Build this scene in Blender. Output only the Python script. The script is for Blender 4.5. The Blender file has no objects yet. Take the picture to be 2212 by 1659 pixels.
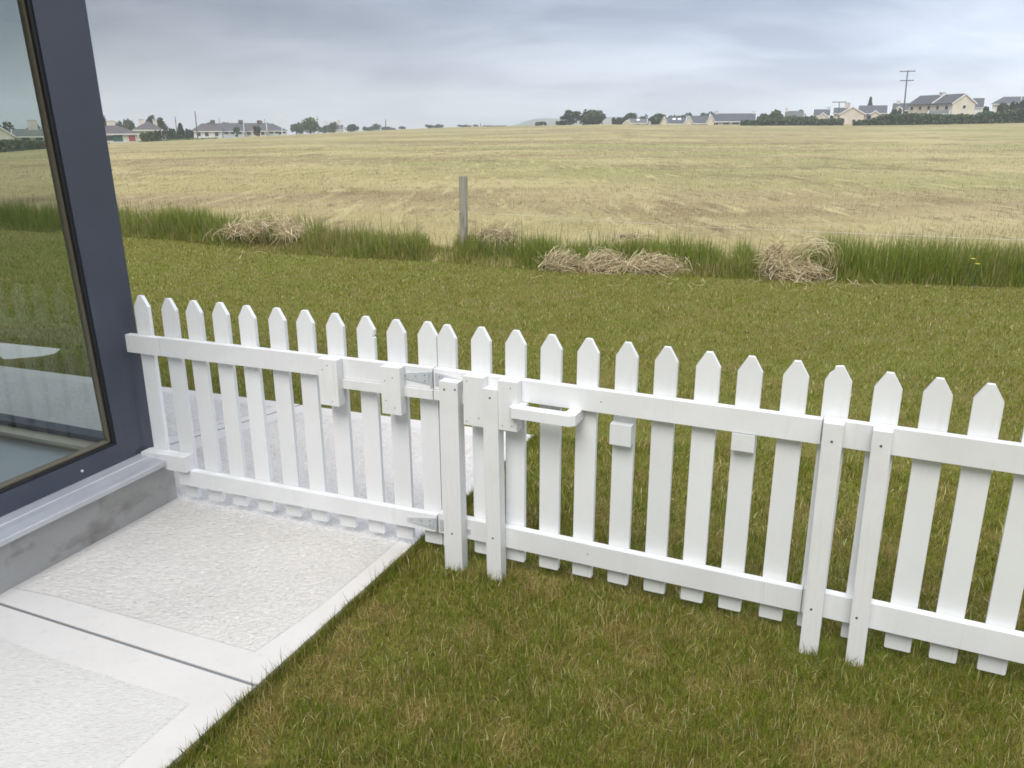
import bpy, bmesh, math, random
import numpy as np
from mathutils import Vector, Matrix

random.seed(7); RNG = np.random.default_rng(11)
SC = bpy.context.scene
COL = SC.collection
PI = math.pi

# ------------------------------------------------------------------ camera
CAM_H = 1.7768
PITCH, ROLL, FPX = math.radians(17.5545), math.radians(-0.1561), 1784.5   # focal length in units of a 2212 px wide picture
cp, sp, cr, sr = math.cos(PITCH), math.sin(PITCH), math.cos(ROLL), math.sin(ROLL)
AF = Vector((0, cp, -sp)); _U = Vector((0, sp, cp)); _R = Vector((1, 0, 0))
AR = cr * _R + sr * _U; AU = -sr * _R + cr * _U
cd = bpy.data.cameras.new('camera'); cam = bpy.data.objects.new('camera', cd); COL.objects.link(cam)
m = Matrix((AR, AU, -AF)).transposed().to_4x4(); m.translation = Vector((0, 0, CAM_H)); cam.matrix_world = m
cd.sensor_width = 36; cd.lens = FPX / 2212 * 36; cd.clip_start = 0.05; cd.clip_end = 20000
SC.camera = cam

# ------------------------------------------------------------------ sky, sun, exposure
SUN_EL, SUN_AZ = math.radians(52), math.radians(200)       # azimuth clockwise from +Y
w = bpy.data.worlds.new('World'); SC.world = w; w.use_nodes = True
nt = w.node_tree; N = nt.nodes; L = nt.links; N.clear()
def wn(t, **k):
    n = N.new(t)
    for a, b in k.items(): setattr(n, a, b)
    return n
out = wn('ShaderNodeOutputWorld'); bg = wn('ShaderNodeBackground'); bg.inputs['Strength'].default_value = 0.1
L.new(bg.outputs[0], out.inputs[0])
sky = wn('ShaderNodeTexSky', sky_type='NISHITA', sun_disc=False, sun_elevation=SUN_EL, sun_rotation=SUN_AZ)
tc = wn('ShaderNodeTexCoord'); sx = wn('ShaderNodeSeparateXYZ'); L.new(tc.outputs['Generated'], sx.inputs[0])
def wmath(op, a, b=None, clamp=False):
    n = wn('ShaderNodeMath', operation=op, use_clamp=clamp)
    for i, v in enumerate((a, b)):
        if v is None: continue
        if isinstance(v, (int, float)): n.inputs[i].default_value = v
        else: L.new(v, n.inputs[i])
    return n.outputs[0]
zc = wmath('MAXIMUM', sx.outputs['Z'], 0.0)
den = wmath('ADD', zc, 0.24)
cx = wn('ShaderNodeCombineXYZ'); L.new(wmath('DIVIDE', sx.outputs['X'], den), cx.inputs[0]); L.new(wmath('DIVIDE', sx.outputs['Y'], den), cx.inputs[1])
no1 = wn('ShaderNodeTexNoise'); no1.inputs['Scale'].default_value = 0.85; no1.inputs['Detail'].default_value = 5; no1.inputs['Roughness'].default_value = .5; no1.inputs['Distortion'].default_value = .5
L.new(cx.outputs[0], no1.inputs['Vector'])
no2 = wn('ShaderNodeTexNoise'); no2.inputs['Scale'].default_value = 2.3; no2.inputs['Detail'].default_value = 6; no2.inputs['Roughness'].default_value = .5; no2.inputs['Distortion'].default_value = .5
mp2 = wn('ShaderNodeMapping'); mp2.inputs['Location'].default_value = (3.3, 1.7, 0); mp2.inputs['Scale'].default_value = (.7, 1.3, 1); mp2.inputs['Rotation'].default_value = (0, 0, .5)
L.new(cx.outputs[0], mp2.inputs[0]); L.new(mp2.outputs[0], no2.inputs['Vector'])
cl = wmath('ADD', wmath('MULTIPLY', no1.outputs['Fac'], .68), wmath('MULTIPLY', no2.outputs['Fac'], .32))
rampc = wn('ShaderNodeValToRGB'); e = rampc.color_ramp.elements
e[0].position = .43; e[0].color = (.55, .575, .65, 1); e[1].position = .585; e[1].color = (1.0, 1.0, 1.0, 1)
L.new(cl, rampc.inputs[0])
# brightness by height: pale towards the horizon, a grey bank above it, bright overhead (overcast)
rampz = wn('ShaderNodeValToRGB'); e = rampz.color_ramp.elements
e[0].position = 0; e[0].color = (.30, .325, .37, 1); e[1].position = 1; e[1].color = (1, 1.0, 1.0, 1)
for p_, c_ in ((.055, (.245, .272, .325)), (.15, (.178, .20, .25)), (.32, (.34, .37, .42)), (.6, (.72, .75, .80))):
    q = rampz.color_ramp.elements.new(p_); q.color = (*c_, 1)
L.new(zc, rampz.inputs[0])
# whiter sky to the right (where the cloud is thin)
az = wmath('ADD', wmath('MULTIPLY', sx.outputs['X'], .80), wmath('MULTIPLY', sx.outputs['Y'], .35))
side = wmath('MULTIPLY_ADD', az, 1.15); N[-1].inputs[2].default_value = .37
mul1 = wn('ShaderNodeVectorMath', operation='MULTIPLY'); L.new(rampc.outputs[0], mul1.inputs[0]); L.new(rampz.outputs[0], mul1.inputs[1])
mul2 = wn('ShaderNodeVectorMath', operation='SCALE'); L.new(mul1.outputs[0], mul2.inputs[0])
L.new(wmath('MULTIPLY', wmath('MAXIMUM', side, .32), 18.6), mul2.inputs['Scale'])
mx = wn('ShaderNodeMix', data_type='RGBA'); mx.inputs['Factor'].default_value = .94
L.new(sky.outputs[0], mx.inputs[6]); L.new(mul2.outputs[0], mx.inputs[7]); L.new(mx.outputs[2], bg.inputs['Color'])

sl = bpy.data.lights.new('sun', 'SUN'); sl.energy = 1.5; sl.angle = math.radians(35); sl.color = (1, .97, .93)
so = bpy.data.objects.new('sun', sl); COL.objects.link(so)
SC.cycles.filter_width = 1.7
sd = Vector((math.sin(SUN_AZ) * math.cos(SUN_EL), math.cos(SUN_AZ) * math.cos(SUN_EL), math.sin(SUN_EL)))
so.rotation_euler = sd.to_track_quat('Z', 'Y').to_euler()
vs = SC.view_settings; vs.view_transform = 'Standard'; vs.look = 'None'; vs.gamma = 1; vs.exposure = 0.9
SC.cycles.max_bounces = 8; SC.cycles.transparent_max_bounces = 16; SC.cycles.volume_bounces = 1
SC.cycles.sample_clamp_indirect = 6

# ------------------------------------------------------------------ helpers
def tag(o, label=None, cat=None, group=None, kind=None):
    if label: o['label'] = label
    if cat: o['category'] = cat
    if group: o['group'] = group
    if kind: o['kind'] = kind
    return o
def empty(name, loc=(0, 0, 0), rz=0.0, **k):
    o = bpy.data.objects.new(name, None); COL.objects.link(o); o.location = loc; o.rotation_euler = (0, 0, rz)
    o.empty_display_size = .2
    return tag(o, **k)
def link(name, me, mat=None, parent=None, **k):
    o = bpy.data.objects.new(name, me); COL.objects.link(o)
    if mat and not me.materials: me.materials.append(mat)
    if parent: o.parent = parent
    return tag(o, **k)
def setmesh(name, V, F, col=None, smooth=False):
    """V (n,3); F (m,3) or (m,4) array; col (n,3) point colour"""
    me = bpy.data.meshes.new(name)
    V = np.asarray(V, np.float32); F = np.asarray(F, np.int32); k = F.shape[1]
    me.vertices.add(len(V)); me.vertices.foreach_set('co', V.ravel())
    me.loops.add(F.size); me.loops.foreach_set('vertex_index', F.ravel())
    me.polygons.add(len(F)); me.polygons.foreach_set('loop_start', np.arange(0, F.size, k, dtype=np.int32))
    me.polygons.foreach_set('loop_total', np.full(len(F), k, np.int32))
    me.update(calc_edges=True)
    me.polygons.foreach_set('use_smooth', np.full(len(F), smooth))
    if col is not None:
        a = me.color_attributes.new('tint', 'FLOAT_COLOR', 'POINT')
        c = np.ones((len(V), 4), np.float32); c[:, :3] = col; a.data.foreach_set('color', c.ravel())
    return me
def bmesh_to(name, bm, bevel=0.0, seg=1):
    if bevel:
        bmesh.ops.bevel(bm, geom=[e for e in bm.edges if e.calc_face_angle(0) > .5], offset=bevel, segments=seg, profile=.5, affect='EDGES', clamp_overlap=True)
    bmesh.ops.recalc_face_normals(bm, faces=bm.faces)
    me = bpy.data.meshes.new(name); bm.to_mesh(me); bm.free(); return me
def prism_bm(poly, d0, d1, plane='xz', bm=None):
    """poly of 2D points extruded between d0 and d1 along the third axis"""
    bm = bm or bmesh.new()
    def P(a, b, d): return {'xz': (a, d, b), 'xy': (a, b, d), 'yz': (d, a, b)}[plane]
    a = [bm.verts.new(P(*p, d0)) for p in poly]; b = [bm.verts.new(P(*p, d1)) for p in poly]
    bm.faces.new(a); bm.faces.new(b[::-1])
    for i in range(len(poly)):
        j = (i + 1) % len(poly); bm.faces.new((a[j], a[i], b[i], b[j]))
    return bm
def box_bm(x0, x1, y0, y1, z0, z1, bm=None):
    return prism_bm([(x0, y0), (x1, y0), (x1, y1), (x0, y1)], z0, z1, 'xy', bm)
def box(name, x0, x1, y0, y1, z0, z1, mat, parent=None, bevel=0.0, **k):
    return link(name, bmesh_to(name, box_bm(x0, x1, y0, y1, z0, z1), bevel), mat, parent, **k)
def cyl_bm(p0, p1, r0, r1, n=10, bm=None):
    bm = bm or bmesh.new(); p0 = Vector(p0); p1 = Vector(p1); d = (p1 - p0).normalized()
    a = d.orthogonal().normalized(); b = d.cross(a)
    A = [bm.verts.new(p0 + (a * math.cos(t) + b * math.sin(t)) * r0) for t in [2 * PI * i / n for i in range(n)]]
    B = [bm.verts.new(p1 + (a * math.cos(t) + b * math.sin(t)) * r1) for t in [2 * PI * i / n for i in range(n)]]
    bm.faces.new(A[::-1]); bm.faces.new(B)
    for i in range(n): bm.faces.new((A[i], A[(i + 1) % n], B[(i + 1) % n], B[i]))
    return bm
def hash2(ix, iy, seed):
    h = (ix.astype(np.int64) * 374761393 + iy.astype(np.int64) * 668265263 + seed * 1442695041) & 0xffffffff
    h = ((h ^ (h >> 13)) * 1274126177) & 0xffffffff
    return ((h ^ (h >> 16)) & 0xffff) / 65535.0
def vnoise(x, y, seed=0):
    ix = np.floor(x); iy = np.floor(y); fx = x - ix; fy = y - iy
    fx = fx * fx * (3 - 2 * fx); fy = fy * fy * (3 - 2 * fy)
    a = hash2(ix, iy, seed); b = hash2(ix + 1, iy, seed); c = hash2(ix, iy + 1, seed); d = hash2(ix + 1, iy + 1, seed)
    return (a * (1 - fx) + b * fx) * (1 - fy) + (c * (1 - fx) + d * fx) * fy
def fbm(x, y, seed=0, o=4):
    s = 0; a = .5; t = 0
    for i in range(o): s = s + a * vnoise(x * 2**i, y * 2**i, seed + i * 17); t += a; a *= .55
    return s / t

# ------------------------------------------------------------------ materials
def mat(name, color=(.5, .5, .5), rough=.6, var=None, bump=None, vcol=False, transl=0.0, metal=0.0, spec=.5, coords='Object'):
    """var: list of (scale(3) or float, colour2, lo, hi, detail); bump: (scale, strength, distance, detail)"""
    M = bpy.data.materials.new(name); M.use_nodes = True; t = M.node_tree; nn = t.nodes; lk = t.links
    b = nn['Principled BSDF']; b.inputs['Roughness'].default_value = rough; b.inputs['Metallic'].default_value = metal
    b.inputs['Specular IOR Level'].default_value = spec
    b.inputs['Base Color'].default_value = (*color, 1)
    tcn = nn.new('ShaderNodeTexCoord'); src = None
    def vec(sc):
        mpn = nn.new('ShaderNodeMapping'); lk.new(tcn.outputs[coords], mpn.inputs[0])
        mpn.inputs['Scale'].default_value = sc if isinstance(sc, tuple) else (sc, sc, sc); return mpn.outputs[0]
    if vcol:
        a = nn.new('ShaderNodeVertexColor'); a.layer_name = 'tint'; src = a.outputs[0]
    else:
        r = nn.new('ShaderNodeRGB'); r.outputs[0].default_value = (*color, 1); src = r.outputs[0]
    for v in (var or []):
        sc, c2, lo, hi = v[:4]; det = v[4] if len(v) > 4 else 4
        n = nn.new('ShaderNodeTexNoise'); n.inputs['Scale'].default_value = 1; n.inputs['Detail'].default_value = det; n.inputs['Roughness'].default_value = .6
        lk.new(vec(sc), n.inputs['Vector'])
        mr = nn.new('ShaderNodeMapRange'); mr.inputs['From Min'].default_value = lo; mr.inputs['From Max'].default_value = hi; lk.new(n.outputs['Fac'], mr.inputs[0])
        mxn = nn.new('ShaderNodeMix'); mxn.data_type = 'RGBA'; lk.new(mr.outputs[0], mxn.inputs[0]); lk.new(src, mxn.inputs[6]); mxn.inputs[7].default_value = (*c2, 1); src = mxn.outputs[2]
    lk.new(src, b.inputs['Base Color'])
    if bump:
        bs = bump if isinstance(bump, list) else [bump]; prev = None
        for (sc, st, di, de) in bs:
            n = nn.new('ShaderNodeTexNoise'); n.inputs['Scale'].default_value = 1; n.inputs['Detail'].default_value = de; lk.new(vec(sc), n.inputs['Vector'])
            bp = nn.new('ShaderNodeBump'); bp.inputs['Strength'].default_value = st; bp.inputs['Distance'].default_value = di; lk.new(n.outputs['Fac'], bp.inputs['Height'])
            if prev: lk.new(prev, bp.inputs['Normal'])
            prev = bp.outputs[0]
        lk.new(prev, b.inputs['Normal'])
    if transl:
        tr = nn.new('ShaderNodeBsdfTranslucent'); lk.new(src, tr.inputs['Color'])
        ms = nn.new('ShaderNodeMixShader'); ms.inputs[0].default_value = transl
        lk.new(b.outputs[0], ms.inputs[1]); lk.new(tr.outputs[0], ms.inputs[2]); lk.new(ms.outputs[0], nn['Material Output'].inputs['Surface'])
    return M
M_WHITE = mat('white_paint', (.80, .815, .82), .42, var=[(3.0, (.73, .735, .74), .45, .8), ((60, 60, 3), (.75, .75, .745), .58, .75, 2), (9.0, (.70, .69, .65), .68, .80, 5)],
              bump=[((90, 90, 4), .25, .002, 3), (14., .12, .004, 3)])
_t = M_WHITE.node_tree; _oi = _t.nodes.new('ShaderNodeObjectInfo'); _mr = _t.nodes.new('ShaderNodeMapRange'); _t.links.new(_oi.outputs['Random'], _mr.inputs[0])
_mr.inputs['To Min'].default_value = .93; _mr.inputs['To Max'].default_value = 1.02; _vm = _t.nodes.new('ShaderNodeVectorMath'); _vm.operation = 'SCALE'
_b = _t.nodes['Principled BSDF']; _src = _b.inputs['Base Color'].links[0].from_socket; _t.links.new(_src, _vm.inputs[0]); _t.links.new(_mr.outputs[0], _vm.inputs['Scale']); _t.links.new(_vm.outputs[0], _b.inputs['Base Color'])
M_WHITE2 = mat('white_paint_blocks', (.76, .765, .765), .5, var=[(5.0, (.68, .67, .65), .5, .8), ((60, 60, 4), (.70, .70, .69), .55, .75, 2), (40.0, (.58, .56, .52), .72, .8, 3)],
               bump=[((110, 110, 5), .3, .002, 3)])
M_FRAME = mat('anthracite_frame', (.043, .051, .077), .42, var=[(2.0, (.055, .063, .092), .4, .7), ((12, 12, .8), (.075, .083, .11), .60, .78, 5), (30.0, (.09, .095, .11), .70, .80)], spec=.6)
M_GASKET = mat('black_gasket', (.008, .009, .011), .5)
M_BEAD = mat('spacer_bead', (.30, .26, .19), .35, metal=.6)
M_ALU = mat('sill_metal', (.50, .52, .56), .42, var=[(3.0, (.60, .62, .65), .45, .7), ((2, 40, 2), (.40, .42, .45), .55, .8)], metal=.3)
M_PLINTH = mat('plinth_render', (.33, .33, .32), .85, var=[((3.2, 3.2, 5), (.10, .085, .07), .52, .68, 4), (1.5, (.40, .40, .385), .4, .7), (45.0, (.25, .25, .24), .60, .78)], bump=[(70., .3, .003, 4)])
M_CONC = mat('smooth_concrete', (.64, .62, .59), .85, var=[(1.6, (.58, .56, .53), .4, .75), (30., (.52, .51, .49), .58, .8), (160., (.40, .39, .37), .66, .78, 2)], bump=[(120., .35, .0015, 4)])
def flowmat(name, c1, c2, con, bmp):
    M = bpy.data.materials.new(name); M.use_nodes = True; t = M.node_tree; nn = t.nodes; lk = t.links; b = nn['Principled BSDF']
    b.inputs['Roughness'].default_value = .9; b.inputs['Specular IOR Level'].default_value = .25
    a = nn.new('ShaderNodeVertexColor'); a.layer_name = 'tint'; oc = nn.new('ShaderNodeTexCoord')
    def nz(src, sc, det, ro=.55):
        mp_ = nn.new('ShaderNodeMapping'); mp_.inputs['Scale'].default_value = sc; lk.new(src, mp_.inputs[0])
        n = nn.new('ShaderNodeTexNoise'); n.inputs['Scale'].default_value = 1; n.inputs['Detail'].default_value = det; n.inputs['Roughness'].default_value = ro; lk.new(mp_.outputs[0], n.inputs['Vector']); return n.outputs['Fac']
    def rng(x, lo, hi):
        m_ = nn.new('ShaderNodeMapRange'); m_.inputs['From Min'].default_value = lo; m_.inputs['From Max'].default_value = hi; lk.new(x, m_.inputs[0]); return m_.outputs[0]
    def mix(f, A, B):
        m_ = nn.new('ShaderNodeMix'); m_.data_type = 'RGBA'; lk.new(f, m_.inputs[0]) 
        if hasattr(A, 'links'): lk.new(A, m_.inputs[6])
        else: m_.inputs[6].default_value = (*A, 1)
        m_.inputs[7].default_value = (*B, 1); return m_.outputs[2]
    f1 = nz(a.outputs[0], (42, 175, 1), 2); f2 = nz(a.outputs[0], (85, 240, 1), 2); f3 = nz(oc.outputs['Object'], (1.3, 1.3, 1), 3); f4 = nz(oc.outputs['Object'], (240, 240, 240), 2)
    col = mix(rng(f3, .35, .65), c1, tuple(x * .90 for x in c1)); col = mix(rng(f1, .61, .61 + con), col, c2); col = mix(rng(f2, .66, .66 + con), col, c2); col = mix(rng(f4, .64, .85), col, tuple(x * .80 for x in c1))  # dark dashes put the shade of the brushed relief into the colour
    lk.new(col, b.inputs['Base Color'])
    bp = nn.new('ShaderNodeBump'); bp.invert = True; bp.inputs['Strength'].default_value = bmp; bp.inputs['Distance'].default_value = .006; lk.new(rng(f1, .45, .75), bp.inputs['Height'])
    b2 = nn.new('ShaderNodeBump'); b2.inputs['Strength'].default_value = bmp; b2.inputs['Distance'].default_value = .003; lk.new(f2, b2.inputs['Height']); lk.new(bp.outputs[0], b2.inputs['Normal']); lk.new(b2.outputs[0], b.inputs['Normal'])
    return M
M_PEBBLE = flowmat('brushed_concrete', (.67, .648, .612), (.47, .445, .415), .12, .65)
M_PEBBLE2 = flowmat('fine_brushed_concrete', (.65, .635, .60), (.49, .475, .445), .12, .45)
M_JOINT = mat('joint_filler', (.18, .19, .20), .8)
M_SOIL = mat('lawn_soil', (.17, .165, .022), .95, var=[(6.0, (.19, .15, .04), .48, .62, 6), (1.2, (.16, .175, .018), .45, .65), (90., (.07, .07, .010), .5, .72, 3)], bump=[(80., .8, .02, 4)], coords='Object')
M_GRASS = mat('grass_blade', vcol=True, rough=.6, transl=.35, spec=.12)
M_STRAW = mat('dry_straw', vcol=True, rough=.6, transl=.12, spec=.35)
M_LEAF = mat('tree_foliage', vcol=True, rough=.7, transl=.18, spec=.2)
M_BARK = mat('bark', (.09, .075, .06), .9, bump=[(12., .5, .03, 4)])
M_POST = mat('weathered_timber', (.36, .335, .27), .85, var=[((30, 30, 3), (.17, .155, .125), .45, .7), (4., (.32, .31, .26), .5, .7)], bump=[((60, 60, 5), .4, .003, 3)])
M_POLE = mat('pole_timber', (.12, .11, .10), .9)
M_ZINC = mat('galvanised_hinge', (.60, .63, .66), .4, metal=.35, var=[(30., (.50, .53, .56), .5, .7)])
M_SCREW = mat('screw_steel', (.16, .15, .14), .5, metal=.7)
M_CREAM = mat('cream_render', (.72, .67, .56), .9, var=[(.3, (.56, .51, .42), .4, .7)])
M_PALE = mat('pale_render', (.74, .74, .72), .9, var=[(.3, (.52, .52, .50), .4, .7)])
M_BLUEW = mat('pale_blue_render', (.42, .47, .52), .9)
M_BUFF = mat('buff_render', (.72, .64, .54), .9, var=[(.3, (.53, .47, .40), .4, .7)])
def roofmat(name, c):
    return mat(name, c, .75, var=[((.5, .5, 2.5), tuple(x * 1.35 for x in c), .45, .75), ((6, 6, 6), tuple(x * .6 for x in c), .55, .75)])
M_SLATE = roofmat('slate_roof', (.075, .08, .095)); M_SLATE2 = roofmat('brown_slate_roof', (.085, .075, .075)); M_GREYROOF = roofmat('grey_green_roof', (.11, .12, .115))
M_TRIM = mat('white_trim', (.75, .75, .74), .6)
M_DKWIN = mat('dark_window', (.035, .04, .045), .15)
M_GREEN = mat('green_door_paint', (.02, .10, .06), .5); M_RED = mat('red_door_paint', (.36, .06, .06), .5)
M_YELLOW = mat('yellow_petal', (.75, .6, .05), .6)

# field and hills
M_FIELD = mat('stubble_field', (0.332, 0.276, 0.111), .95, var=[
    ((.018, .022, 1), (0.251, 0.249, 0.079), .42, .56, 3), ((.010, .085, 1), (0.272, 0.208, 0.102), .50, .60, 4), ((.06, .07, 1), (0.396, 0.333, 0.153), .48, .60, 4), ((.045, .08, 1), (0.214, 0.162, 0.065), .52, .63, 6),
    ((.35, .16, 1), (0.182, 0.135, 0.056), .55, .68, 6), ((2.4, .35, 1), (0.428, 0.364, 0.172), .54, .68, 5), ((3.2, .7, 1), (0.171, 0.130, 0.051), .56, .70, 5), ((10, 5, 1), (0.449, 0.385, 0.204), .56, .70, 3)], bump=[((1.4, .9, 1), 1.0, .15, 6)])
M_HILL = mat('hill_fields', (.04, .06, .045), .95, var=[(.004, (.10, .12, .06), .45, .6)])

# pixel (of a 2212 wide picture) and distance -> place
def raydir(px, py):
    d = AF * FPX + AR * (px - 1106) + AU * (829.5 - py); return d.normalized()
def at(px, py, dist):
    d = raydir(px, py); k = dist / math.hypot(d.x, d.y); return Vector((d.x * k, d.y * k, CAM_H + d.z * k))

# ------------------------------------------------------------------ ground: field (one sheet to the horizon), lawn
BX = [-40, -6.41, -5.30, -3.38, -2.23, -1.29, -.34, .55, 1.69, 2.92, 3.75, 4.80, 5.79, 40]
BY = [27, 13.81, 13.35, 11.98, 11.50, 11.20, 10.85, 10.36, 10.14, 9.72, 9.58, 9.40, 9.20, -5]
BX[0], BY[0] = -40, 13.81 + 33.6 * .37; BX[-1], BY[-1] = 40, 9.2 - 34.2 * .37
def yb(x): return np.interp(x, BX, BY)                      # where the lawn meets the tall grass
EAZ = np.radians([-180, -60, -32, -30, -24.9, -15.1, -9.9, -3.2, 6, 13.4, 20.4, 25.6, 30.6, 60, 180])
EEL = np.radians([-1.7, -1.7, -1.62, -1.50, -1.10, -.73, -.49, -.23, -.09, -.12, -.13, -.08, 0, .1, .1])
EDD = np.array([150, 150, 150, 155, 190, 255, 280, 260, 200, 240, 240, 235, 225, 225, 150.])
def terrain(x, y):
    r = np.hypot(x, y); a = np.arctan2(x, y)
    el = np.interp(a, EAZ, EEL); D = np.interp(a, EAZ, EDD)
    ze = CAM_H + D * np.tan(el)
    t = np.clip((r - 14) / (D - 14), 0, 1)
    z = ze * t**1.7 - .03
    zb = CAM_H + r * np.tan(el - math.radians(.06)) - .03
    zb = np.maximum(zb, ze - 30)
    return np.where(r <= D, z, zb)
nr, na = 150, 360
rr = np.concatenate([[0], np.geomspace(3, 2300, nr)]); aa = np.linspace(-PI, PI, na, endpoint=False)
Rg, Ag = np.meshgrid(rr[1:], aa, indexing='ij'); X = Rg * np.sin(Ag); Y = Rg * np.cos(Ag); Z = terrain(X, Y)
Z = Z - np.where(Y < yb(X) + .25, .04, 0)
V = np.vstack([[0, 0, -.07], np.stack([X, Y, Z], -1).reshape(-1, 3)])
q = np.arange(nr * na).reshape(nr, na) + 1; q2 = np.roll(q, -1, 1)
Fq = np.stack([q[:-1], q[1:], q2[1:], q2[:-1]], -1).reshape(-1, 4)
me = setmesh('field', V, Fq, smooth=True)
bm = bmesh.new(); bm.from_mesh(me); bm.verts.ensure_lookup_table()
for i in range(na): bm.faces.new((bm.verts[0], bm.verts[1 + i], bm.verts[1 + (i + 1) % na]))
for f in bm.faces: f.smooth = True
bmesh.ops.recalc_face_normals(bm, faces=bm.faces); bm.to_mesh(me); bm.free()
field = link('field', me, M_FIELD, kind='structure', label='mown hay field of pale straw rising to the houses')
# lawn sheet with gentle unevenness
lx = np.linspace(-9, 9, 91); V = []; rows = 60
for i, x in enumerate(lx):
    y1 = yb(x)
    for j in range(rows):
        y = -1 + (y1 + 1.2) * j / (rows - 1) + 0.12 * 0
        V.append((x, y, -.014 + .02 * (fbm(np.array(x * .9), np.array(y * .9), 3) - .5) - (.03 if j == rows - 1 else 0)))
q = np.arange(len(lx) * rows).reshape(len(lx), rows)
Fq = np.stack([q[:-1, :-1], q[1:, :-1], q[1:, 1:], q[:-1, 1:]], -1).reshape(-1, 4)
lawn = link('lawn', setmesh('lawn', V, Fq, smooth=True), M_SOIL, kind='structure', label='green lawn beyond and in front of the white fence')

# distant hill
def hill(px, h, d):
    pass
hp = [(1040, 274), (1095, 273), (1115, 269), (1135, 262), (1155, 257), (1175, 255.5), (1210, 256), (1250, 254), (1300, 252), (1340, 252.5), (1400, 256), (1480, 262), (1560, 270)]
V = []
for k, (dd, zs) in enumerate(((1500, 1), (1750, .8), (2200, 0))):
    for (x, y) in hp:
        p = at(x, y, 1500); f0 = Vector((p.x, p.y, 0)) * (dd / 1500); V.append((f0.x, f0.y, (p.z + 10) * zs - 10))
base = [(at(x, y, 1350).x, at(x, y, 1350).y, -22) for x, y in hp]
V = base + V; n_ = len(hp); q = np.arange(4 * n_).reshape(4, n_)
Fq = np.stack([q[:-1, :-1], q[:-1, 1:], q[1:, 1:], q[1:, :-1]], -1).reshape(-1, 4)
link('hill', setmesh('hill', V, Fq, smooth=True), M_HILL, kind='structure', label='low blue hill far away above the field')

# ------------------------------------------------------------------ paving
W0 = Vector((-2.03, 2.87)); WU = Vector((.38, .925)).normalized(); WN = Vector((.925, -.38)).normalized()
def wl(a, o): p = W0 + WU * a + WN * o; return (p.x, p.y)
def edge_x(y): return -1.0 + .426 * (y - 1.944)
J1a, J1b = Vector((-1.99 - .25, 2.801 + .11)), Vector((-.85, 2.31))
ju = (J1b - J1a).normalized(); jn = Vector((-ju.y, ju.x))
if jn.y < 0: jn = -jn
CORN = Vector((.134, 4.604)); FAR0 = Vector((-3.948, 6.12)); 
J2a, J2b = Vector((-2.03, 4.42)), Vector((-1.40, 5.175))
path = empty('path', kind='structure', label='pale concrete path along the building')
def slab(poly, parent, z1=0.0, z0=-.11, mat_=M_CONC, name='paving_slab', bev=.004, **k):
    # fine top grid is not needed here: a bevelled prism
    bm = prism_bm([tuple(p) for p in poly], z0, z1, 'xy'); return link(name, bmesh_to(name, bm, bev), mat_, parent, **k)
g = .007
eb = lambda y: Vector((edge_x(y), y))
s0 = slab([J1a - jn * g, J1b - jn * g, eb(1.2), eb(-.6), Vector((-3.9, .6))], path)
s1 = slab([J1b + jn * g, J1a + jn * g, Vector(wl(0, -.3)), Vector(wl(1.0, -.3)), J2a + Vector((-.3, -.36)) + Vector((g, -g)), J2a + Vector((g, -g)), J2b + Vector((g, -g)), CORN], path)
s2 = slab([J2b + Vector((-g, g)), J2a + Vector((-g, g)), J2a + Vector((-.5, -.6)), Vector((-2.6, 4.0)), Vector((-3.6, 4.4)), Vector((-5.6, 5.2)), Vector((-5.6, 6.72)), FAR0], path)
s3 = slab([Vector((-3.905, 6.145)), Vector((-6.2, 7.0)), Vector((-6.2, 7.85)), Vector((-4.42, 6.88)), Vector((-3.60, 6.61)), Vector((-3.885, 6.135))], path, z1=-.012)
link('joint_strip', bmesh_to('joint_strip', prism_bm([tuple(J1a - jn * g * 1.2), tuple(J1b - jn * g * 1.2), tuple(J1b + jn * g * 1.2), tuple(J1a + jn * g * 1.2)], -.1, -.0035, 'xy')), M_JOINT, path)
link('joint_strip', bmesh_to('joint_strip', prism_bm([(J2a.x - .3, J2a.y - .36), (J2b.x, J2b.y), (J2b.x + .012, J2b.y - .004), (J2a.x - .29, J2a.y - .37)], -.1, -.006, 'xy')), M_JOINT, path)

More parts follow.
